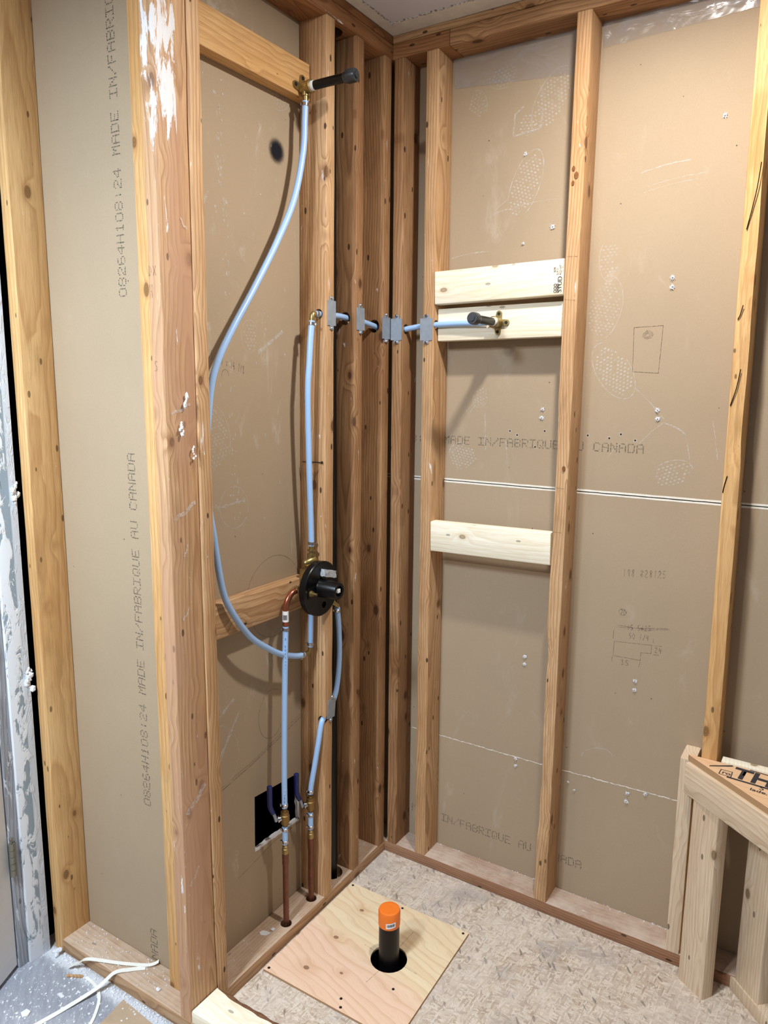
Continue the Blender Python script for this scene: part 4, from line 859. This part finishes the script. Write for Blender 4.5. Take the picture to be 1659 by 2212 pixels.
nailplate((0, -0.0235, 1.751), LY, (0, 0, 1), LX, 0.043, 0.064, 'grey nail plate on the left side of the corner gap')
nailplate((0.0238, 0, 1.748), LX, (0, 0, 1), (0, -1, 0), 0.0385, 0.064, 'grey nail plate on the right side of the corner gap')
nailplate((0.1275, 0, 1.745), LX, (0, 0, 1), (0, -1, 0), 0.041, 0.064, 'grey nail plate at the left end of the pale blocks, rightmost of the row')
nailplate((0, -0.308, 0.637), LY, (0, 0, 1), LX, 0.036, 0.056, 'tilted grey nail plate low on the stud, above the right ball valve', -0.12)

# ------------------------------------------------------------------ vent pipe, drain stub, plywood patch
tag(tube('vent_pipe', [(-0.0625, -0.2330, -0.10), (-0.0625, -0.2330, 1.2), (-0.0625, -0.2330, ZC - 0.03)], 0.0245, M['abs'], None, 24), 'black vent pipe standing behind the valve stud from floor plate to top plate', 'pipe')
bm = bmesh.new(); add_prism(bm, [(0.0075, -0.2085), (0.4215, -0.2065), (0.4330, -0.6335), (0.0085, -0.6335)], 0.0005, 0.0065, 0, 1)
pp = tag(bm_obj('plywood_patch', bm, [M['ply'], M['plyedge']]), 'square plywood patch with a round hole on the shower floor', 'floor patch')
cut(pp, [cyl_cutter((0.277, -0.416, -0.05), (0.277, -0.416, 0.05), 0.0515)])
for (x, y) in ((0.018, -0.2175), (0.205, -0.222), (0.408, -0.2165), (0.019, -0.6225), (0.26, -0.623), (0.343, -0.50), (0.245, -0.60), (0.41, -0.62)):
    lathe_obj('screw_head', (x, y, 0.0060), (0, 0, 1), [(0, .0042), (.0012, .0038)], M['screw'], pp, 12)
PF = plane_map((0, 0, 0.0068), (1, 0, 0), (0, 1, 0))
for st_ in ([(0.279, -0.365), (0.283, -0.292)], [(0.277, -0.468), (0.270, -0.520)], [(0.19, -0.409), (0.226, -0.413)], [(0.328, -0.418), (0.37, -0.422)]):
    bm = bmesh.new(); ribbon(bm, PF, st_, .0011); bm_obj('pencil_line', bm, M['pencil'], pp)
ds = empty('drain_pipe', (0.277, -0.416, 0), 'black drain stub with orange cap standing in the hole of the plywood patch', 'pipe')
tube('pipe_stub', [(0.277, -0.416, -0.289), (0.277, -0.416, 0.05), (0.277, -0.416, 0.140)], 0.0285, M['abs'], ds, 36)
cp = lathe_obj('test_cap', (0.277, -0.416, 0.117), (0, 0, 1), [(0, .0285), (0, .0302), (.040, .0305), (.045, .0285), (.0462, .026), (.0455, .020), (.0462, .008), (.0462, .0001)], M['orangecap'], ds, 40)
cp['label'] = 'bright orange test cap'
bm = bmesh.new(); rr = .0308; A0, A1 = -1.32, -0.42; ns = 12
for k in range(ns):
    a, b = A0 + (A1 - A0) * k / ns, A0 + (A1 - A0) * (k + 1) / ns; tz = lambda an: (an - A0) * .004
    bm.faces.new([bm.verts.new((0.277 + rr * math.cos(an), -0.416 + rr * math.sin(an), z + tz(an))) for an, z in ((a, .122), (b, .122), (b, .1375), (a, .1375))])
lab = bm_obj('barcode_sticker', bm, M['white'], cp); random.seed(4)
bm = bmesh.new(); a = A0 + .09
while a < A1 - .1:
    w = random.choice((.02, .035, .05)); bm.faces.new([bm.verts.new((0.277 + .0311 * math.cos(an), -0.416 + .0311 * math.sin(an), z + (an - A0) * .004)) for an, z in ((a, .1265), (a + w, .1265), (a + w, .1345), (a, .1345))]); a += w + random.choice((.018, .03))
bm_obj('barcode', bm, M['ink'], lab)

# ------------------------------------------------------------------ curb
stick('curb_board', (0.0025, -0.841, 0.0545), (0.75, -0.841, 0.0545), LY, M['new'], 'pale curb board with bark edge at the bottom, butting the left post', t=0.033, w=0.089, cat='board', rnd=.004, wane=((0, 0.0, 0.75, .007), (1, 0, .1, .003)))

curb = [o for o in bpy.data.objects if o.name == 'curb_board'][0]
bm = bmesh.new(); P_ = [(0.004 + .746 * k / 70, -0.8005 + .003 * noise.noise((k * .21, 3, 0)), 0.0655 + .002 * noise.noise((k * .3, 9, 0))) for k in range(71)]
add_tube(bm, P_, [.0052 + .0026 * noise.noise((k * .33, 5, 1)) for k in range(71)], 10); bm_obj('bark_edge', bm, plain('brown_bark', S(112, 78, 56), 0.9, 0, 0.1, 0.35, 120, 0.6), curb, True)['label'] = 'rough brown bark edge'

# ------------------------------------------------------------------ corner bench
be = empty('corner_bench', (1.0, -0.05, 0), 'pale timber corner bench frame with stamped plywood seat at lower right', 'bench')
stick('back_post', (0.943, 0.0445, 0.0383), (0.9415, 0.0445, 0.612), LY, M['bench'], None, t=0.0365, parent=be)
def lprism(name, poly, z0, z1, mat, bev=.003, side=None):
    bm = bmesh.new(); add_prism(bm, poly, z0, z1, 0, side)
    if bev: bevel(bm, bev)
    return bm_obj(name, bm, mat, be, bool(bev))
d = Vector((0.781, -0.625)); nn = Vector((0.625, 0.781)); a0 = Vector((0.9375, -0.0165))
# rail: modelled in its own axes so the grain follows its length
def along(name, p0, p1, wdir, mat, w, t): return stick(name, p0, p1, wdir, mat, None, w=w, t=t, parent=be)
rc = Vector((0.9375, -0.0165)) + nn * .019
rail = along('front_rail', (rc.x + d.x * .004, rc.y + d.y * .004 - .0, 0.5695), (rc.x + d.x * 0.48, rc.y + d.y * 0.48, 0.5695), (0, 0, 1), M['bench'], 0.086, 0.038)
def leg(name, fl, fr, z0, z1, mat):
    fl, fr = Vector((*fl, 0)), Vector((*fr, 0)); u = (fr - fl); c = (fl + fr) / 2 + Vector((-u.y, u.x, 0)).normalized() * .019
    return stick(name, (c.x, c.y, z0), (c.x, c.y, z1), u, mat, None, w=u.length, t=0.038, parent=be, rnd=.004)
leg('leg', (0.968, -0.039), (1.037, -0.087), 0.0, 0.526, M['bench'])
leg('leg', (1.102, -0.006), (1.164, -0.070), 0.0385, 0.60, M['bench'])
lprism('base_plate', [(1.091, -0.0012), (1.365, -0.285), (1.43, -0.222), (1.216, -0.0012)], 0.0, 0.038, M['bench'])
seat = lprism('seat_panel', [(0.943, -0.0012), (0.946, -0.0065), (1.32, -0.314), (1.36, -0.0012)], 0.6135, 0.629, [M['plyseat'], M['plyedge']], 0, 1)
box_obj('seat_cleat', (1.022, 0.0005, 0.597), (1.36, 0.030, 0.633), M['new'], be, .002)
PSE = plane_map((0.965, -0.012, 0.6296), (0.80, -0.60, 0), (0.60, 0.80, 0))
PSX = lambda s, t: Vector((1.0 + s, t, 0.6295))
font_text('stamped_lettering', 'TH', PSX, 0.054, -0.062, 0.080, M['stampink'], seat, 0.85, -0.10, .0026)
font_text('stamped_lettering', 'ro', PSX, 0.031, -0.060, 0.022, M['stampink'], seat, 1.0, -0.1, .0004)
font_text('stamped_lettering', 'S', PSX, 0.118, -0.093, 0.026, M['stampink'], seat, 1.0, -0.1)
font_text('stamped_lettering', 'lade.', PSX, 0.100, -0.108, 0.018, M['stampink'], seat, 1.2, -0.1, .0003)
bm = bmesh.new(); ribbon(bm, PSX, [(0.026, -0.066), (0.054, -0.069), (0.054, -0.040), (0.028, -0.040), (0.026, -0.066)], .0022)
ribbon(bm, PSX, [(0.0, -0.037), (0.05, -0.004)], .004); ribbon(bm, PSX, [(0.045, -0.072), (0.20, -0.083)], .007); ribbon(bm, PSX, [(0.0, -0.0385), (0.052, -0.0075)], .002); ribbon(bm, PSX, [(0.09, 0 - .004), (0.17, -.012)], .004)
bm_obj('stamped_lines', bm, M['stampink'], seat)

# ------------------------------------------------------------------ clear plastic vapour sheet above the right wall board
def poly_sheet(x0, x1, z0f, z1, label, seed):
    bm = bmesh.new(); nx, nz = 60, 14; g = []
    for i in range(nx + 1):
        x = x0 + (x1 - x0) * i / nx; zb = z0f(x) + .002 * noise.noise((x * 30, seed, 0)); col = []
        for k in range(nz + 1):
            z = zb + (z1 - zb) * k / nz; f = k / nz
            y = 0.0865 - .0045 * f - .007 * f * abs(noise.noise((x * 9 + z * 8, z * 14, seed))) - .002 * noise.noise((x * 30 - z * 25, z * 30, seed + 3))
            col.append(bm.verts.new((x, min(y, 0.0875), z)))
        g.append(col)
    for a, b in zip(g, g[1:]):
        for k in range(nz): bm.faces.new((a[k], b[k], b[k + 1], a[k + 1]))
    return tag(bm_obj('plastic_sheet', bm, M['poly'], None, True), label, 'plastic sheet')
poly_sheet(0.584, 0.954, lambda x: 2.443 + .013 * (x - .584) / .37, 2.502, 'clear plastic flap with glossy folds at the top right bay', 1)
poly_sheet(0.158, 0.536, lambda x: 2.425 - .03 * (x - .158) / .38, 2.502, 'hazy clear plastic flap at the top of the bay with the pale blocks', 5)

# ------------------------------------------------------------------ loose things on the floor and plates
def strip(name, pts, w, label, updir=(0, 0, 1), cat='strip'):
    P = spline(pts, 10); bm = bmesh.new(); rows = []
    for i, p in enumerate(P):
        t = (P[min(i + 1, len(P) - 1)] - P[max(i - 1, 0)]).normalized(); s = t.cross(Vector(updir)).normalized() * w / 2; u = Vector(updir) * .0012
        rows.append([bm.verts.new(q) for q in (p - s, p + s, p + s + u, p - s + u)])
    for a, b in zip(rows, rows[1:]):
        for k in range(4): bm.faces.new((a[k], a[(k + 1) % 4], b[(k + 1) % 4], b[k]))
    bm.faces.new(rows[0]); bm.faces.new(rows[-1][::-1]); return tag(bm_obj(name, bm, M['vinylstrip'], None, True), label, cat)
strip('vinyl_strip', [(-0.442, -0.915, 0.004), (-0.415, -0.905, 0.022), (-0.384, -0.894, 0.0405), (-0.300, -0.857, 0.0405), (-0.240, -0.826, 0.0405), (-0.222, -0.812, 0.042), (-0.212, -0.802, 0.048)], 0.011, 'white strip lying on the plate with its curled end at the board', (0, 0, 1))
strip('vinyl_strip', [(-0.232, -0.830, 0.0385), (-0.262, -0.858, 0.0395), (-0.288, -0.887, 0.0385), (-0.305, -0.925, 0.016), (-0.330, -1.000, 0.003), (-0.352, -1.085, 0.001), (-0.375, -1.16, 0.001)], 0.013, 'long white strip slanting from the plate across the grey floor', (0, 0, 1))
strip('vinyl_strip', [(-0.375, -0.912, 0.003), (-0.325, -0.918, 0.004), (-0.290, -0.934, 0.003), (-0.262, -0.962, 0.002), (-0.238, -1.000, 0.001), (-0.225, -1.05, 0.001)], 0.008, 'thin curved white strip on the grey floor under the long one', (0, 0, 1))
bm = bmesh.new(); add_prism(bm, [(-0.231, -0.905), (-0.105, -0.915), (-0.05, -1.05), (-0.205, -1.06)], 0.0006, 0.0022)
tag(bm_obj('paper_scrap', bm, M['paper']), 'tan paper scrap on the grey floor at the bottom edge', 'paper')
random.seed(12)
bm = bmesh.new()
for k in range(420):
    if k < 260: x, y = random.uniform(-.50, -.02), -0.888 - abs(random.gauss(0, .014))
    else: x, y = random.uniform(-.50, -.1), random.uniform(-1.15, -.89)
    lump(bm, (x, y, .001), random.uniform(.0012, .004), 0.7, 1, 0, random.random() * 99)
tag(bm_obj('plaster_rubble', bm, M['gypsum'], None), 'white plaster crumbs strewn along the plate over the grey floor', 'rubble', None, 'stuff')
bm = bmesh.new()
for k in range(260):
    c_ = random.random()
    if c_ < .35: x, y, z = random.uniform(-.50, -.14), random.uniform(-.88, -.80), .0385
    elif c_ < .6: x, y, z = random.uniform(-.085, -.004), random.uniform(-.75, -.05), .0385
    elif c_ < .8: x, y, z = random.uniform(.16, .93), 0.088 - abs(random.gauss(0, .004)), .0385
    else: x, y, z = random.uniform(.03, 1.3), random.uniform(-.78, -.02), .0008 if random.random() < 2 else 0
    if z < .01 and 0 < x < .44 and -.64 < y < -.2: continue
    lump(bm, (x, y, z), random.uniform(.0008, .0022), 0.8, 1, 0, random.random() * 99)
tag(bm_obj('plaster_dust', bm, M['gypsum'], None), 'tiny white plaster bits scattered on plates and subfloor', 'rubble', None, 'stuff')
def chip(name, c, poly, label, th=.0015, mat='gypsum', tilt=(0, 0)):
    bm = bmesh.new(); add_prism(bm, [(p[0], p[1]) for p in poly], 0, th)
    mw = Matrix.Translation(c) @ Matrix.Rotation(tilt[0], 4, 'X') @ Matrix.Rotation(tilt[1], 4, 'Y')
    return tag(bm_obj(name, bm, M[mat], None, False, mw), label, 'plaster chip')
chip('plaster_chip', (-0.052, -0.560, 0.0385), [(-.013, -.006), (-.004, -.011), (.010, -.004), (.016, .010), (.003, .009), (-.010, .004)], 'white leaf-shaped flake on the floor plate beside the left copper pipe', .0012, tilt=(.12, .1))
chip('plaster_chip', (-0.040, -0.538, 0.0385), [(-.005, -.005), (.005, -.004), (.006, .005), (-.003, .006)], 'small cream chip on the floor plate next to the leaf-shaped flake', .004)
chip('plaster_chip', (-0.402, -1.068, 0.0005), [(-.011, -.006), (.004, -.012), (.012, -.002), (.006, .010), (-.009, .009)], 'roundish white plaster chip on the grey floor below the long strip', .004)
chip('plaster_chip', (-0.378, -0.985, 0.0005), [(-.012, -.003), (.010, -.005), (.012, .003), (-.008, .005)], 'oblong white plaster chip on the grey floor above the long strip', .003)
bm = bmesh.new()
for k in range(5): lump(bm, (-0.512 + random.uniform(-.008, .008), -0.902 + random.uniform(-.006, .006), 0.006 + .003 * k), .007, .9, 2, 0, k * 3.1)
tag(bm_obj('plaster_chip', bm, M['gypsum'], None), 'white plaster clump at the foot of the far left stud', 'plaster chip')
bm = bmesh.new()
for k in range(4): lump(bm, (-0.148 + random.uniform(-.006, .006), -0.862 + random.uniform(-.004, .004), 0.0405), .0045, .8, 1, 0, k * 2.3)
tag(bm_obj('plaster_chip', bm, M['gypsum'], None), 'grey-white plaster clump on the plate near the scuffed post', 'plaster chip')
chip('wood_scrap', (-0.405, -0.925, 0.001), [(-.022, -.010), (-.015, -.014), (.024, .008), (.018, .013)], 'small brown wood sliver on the grey floor by the plate', .004, 'old')
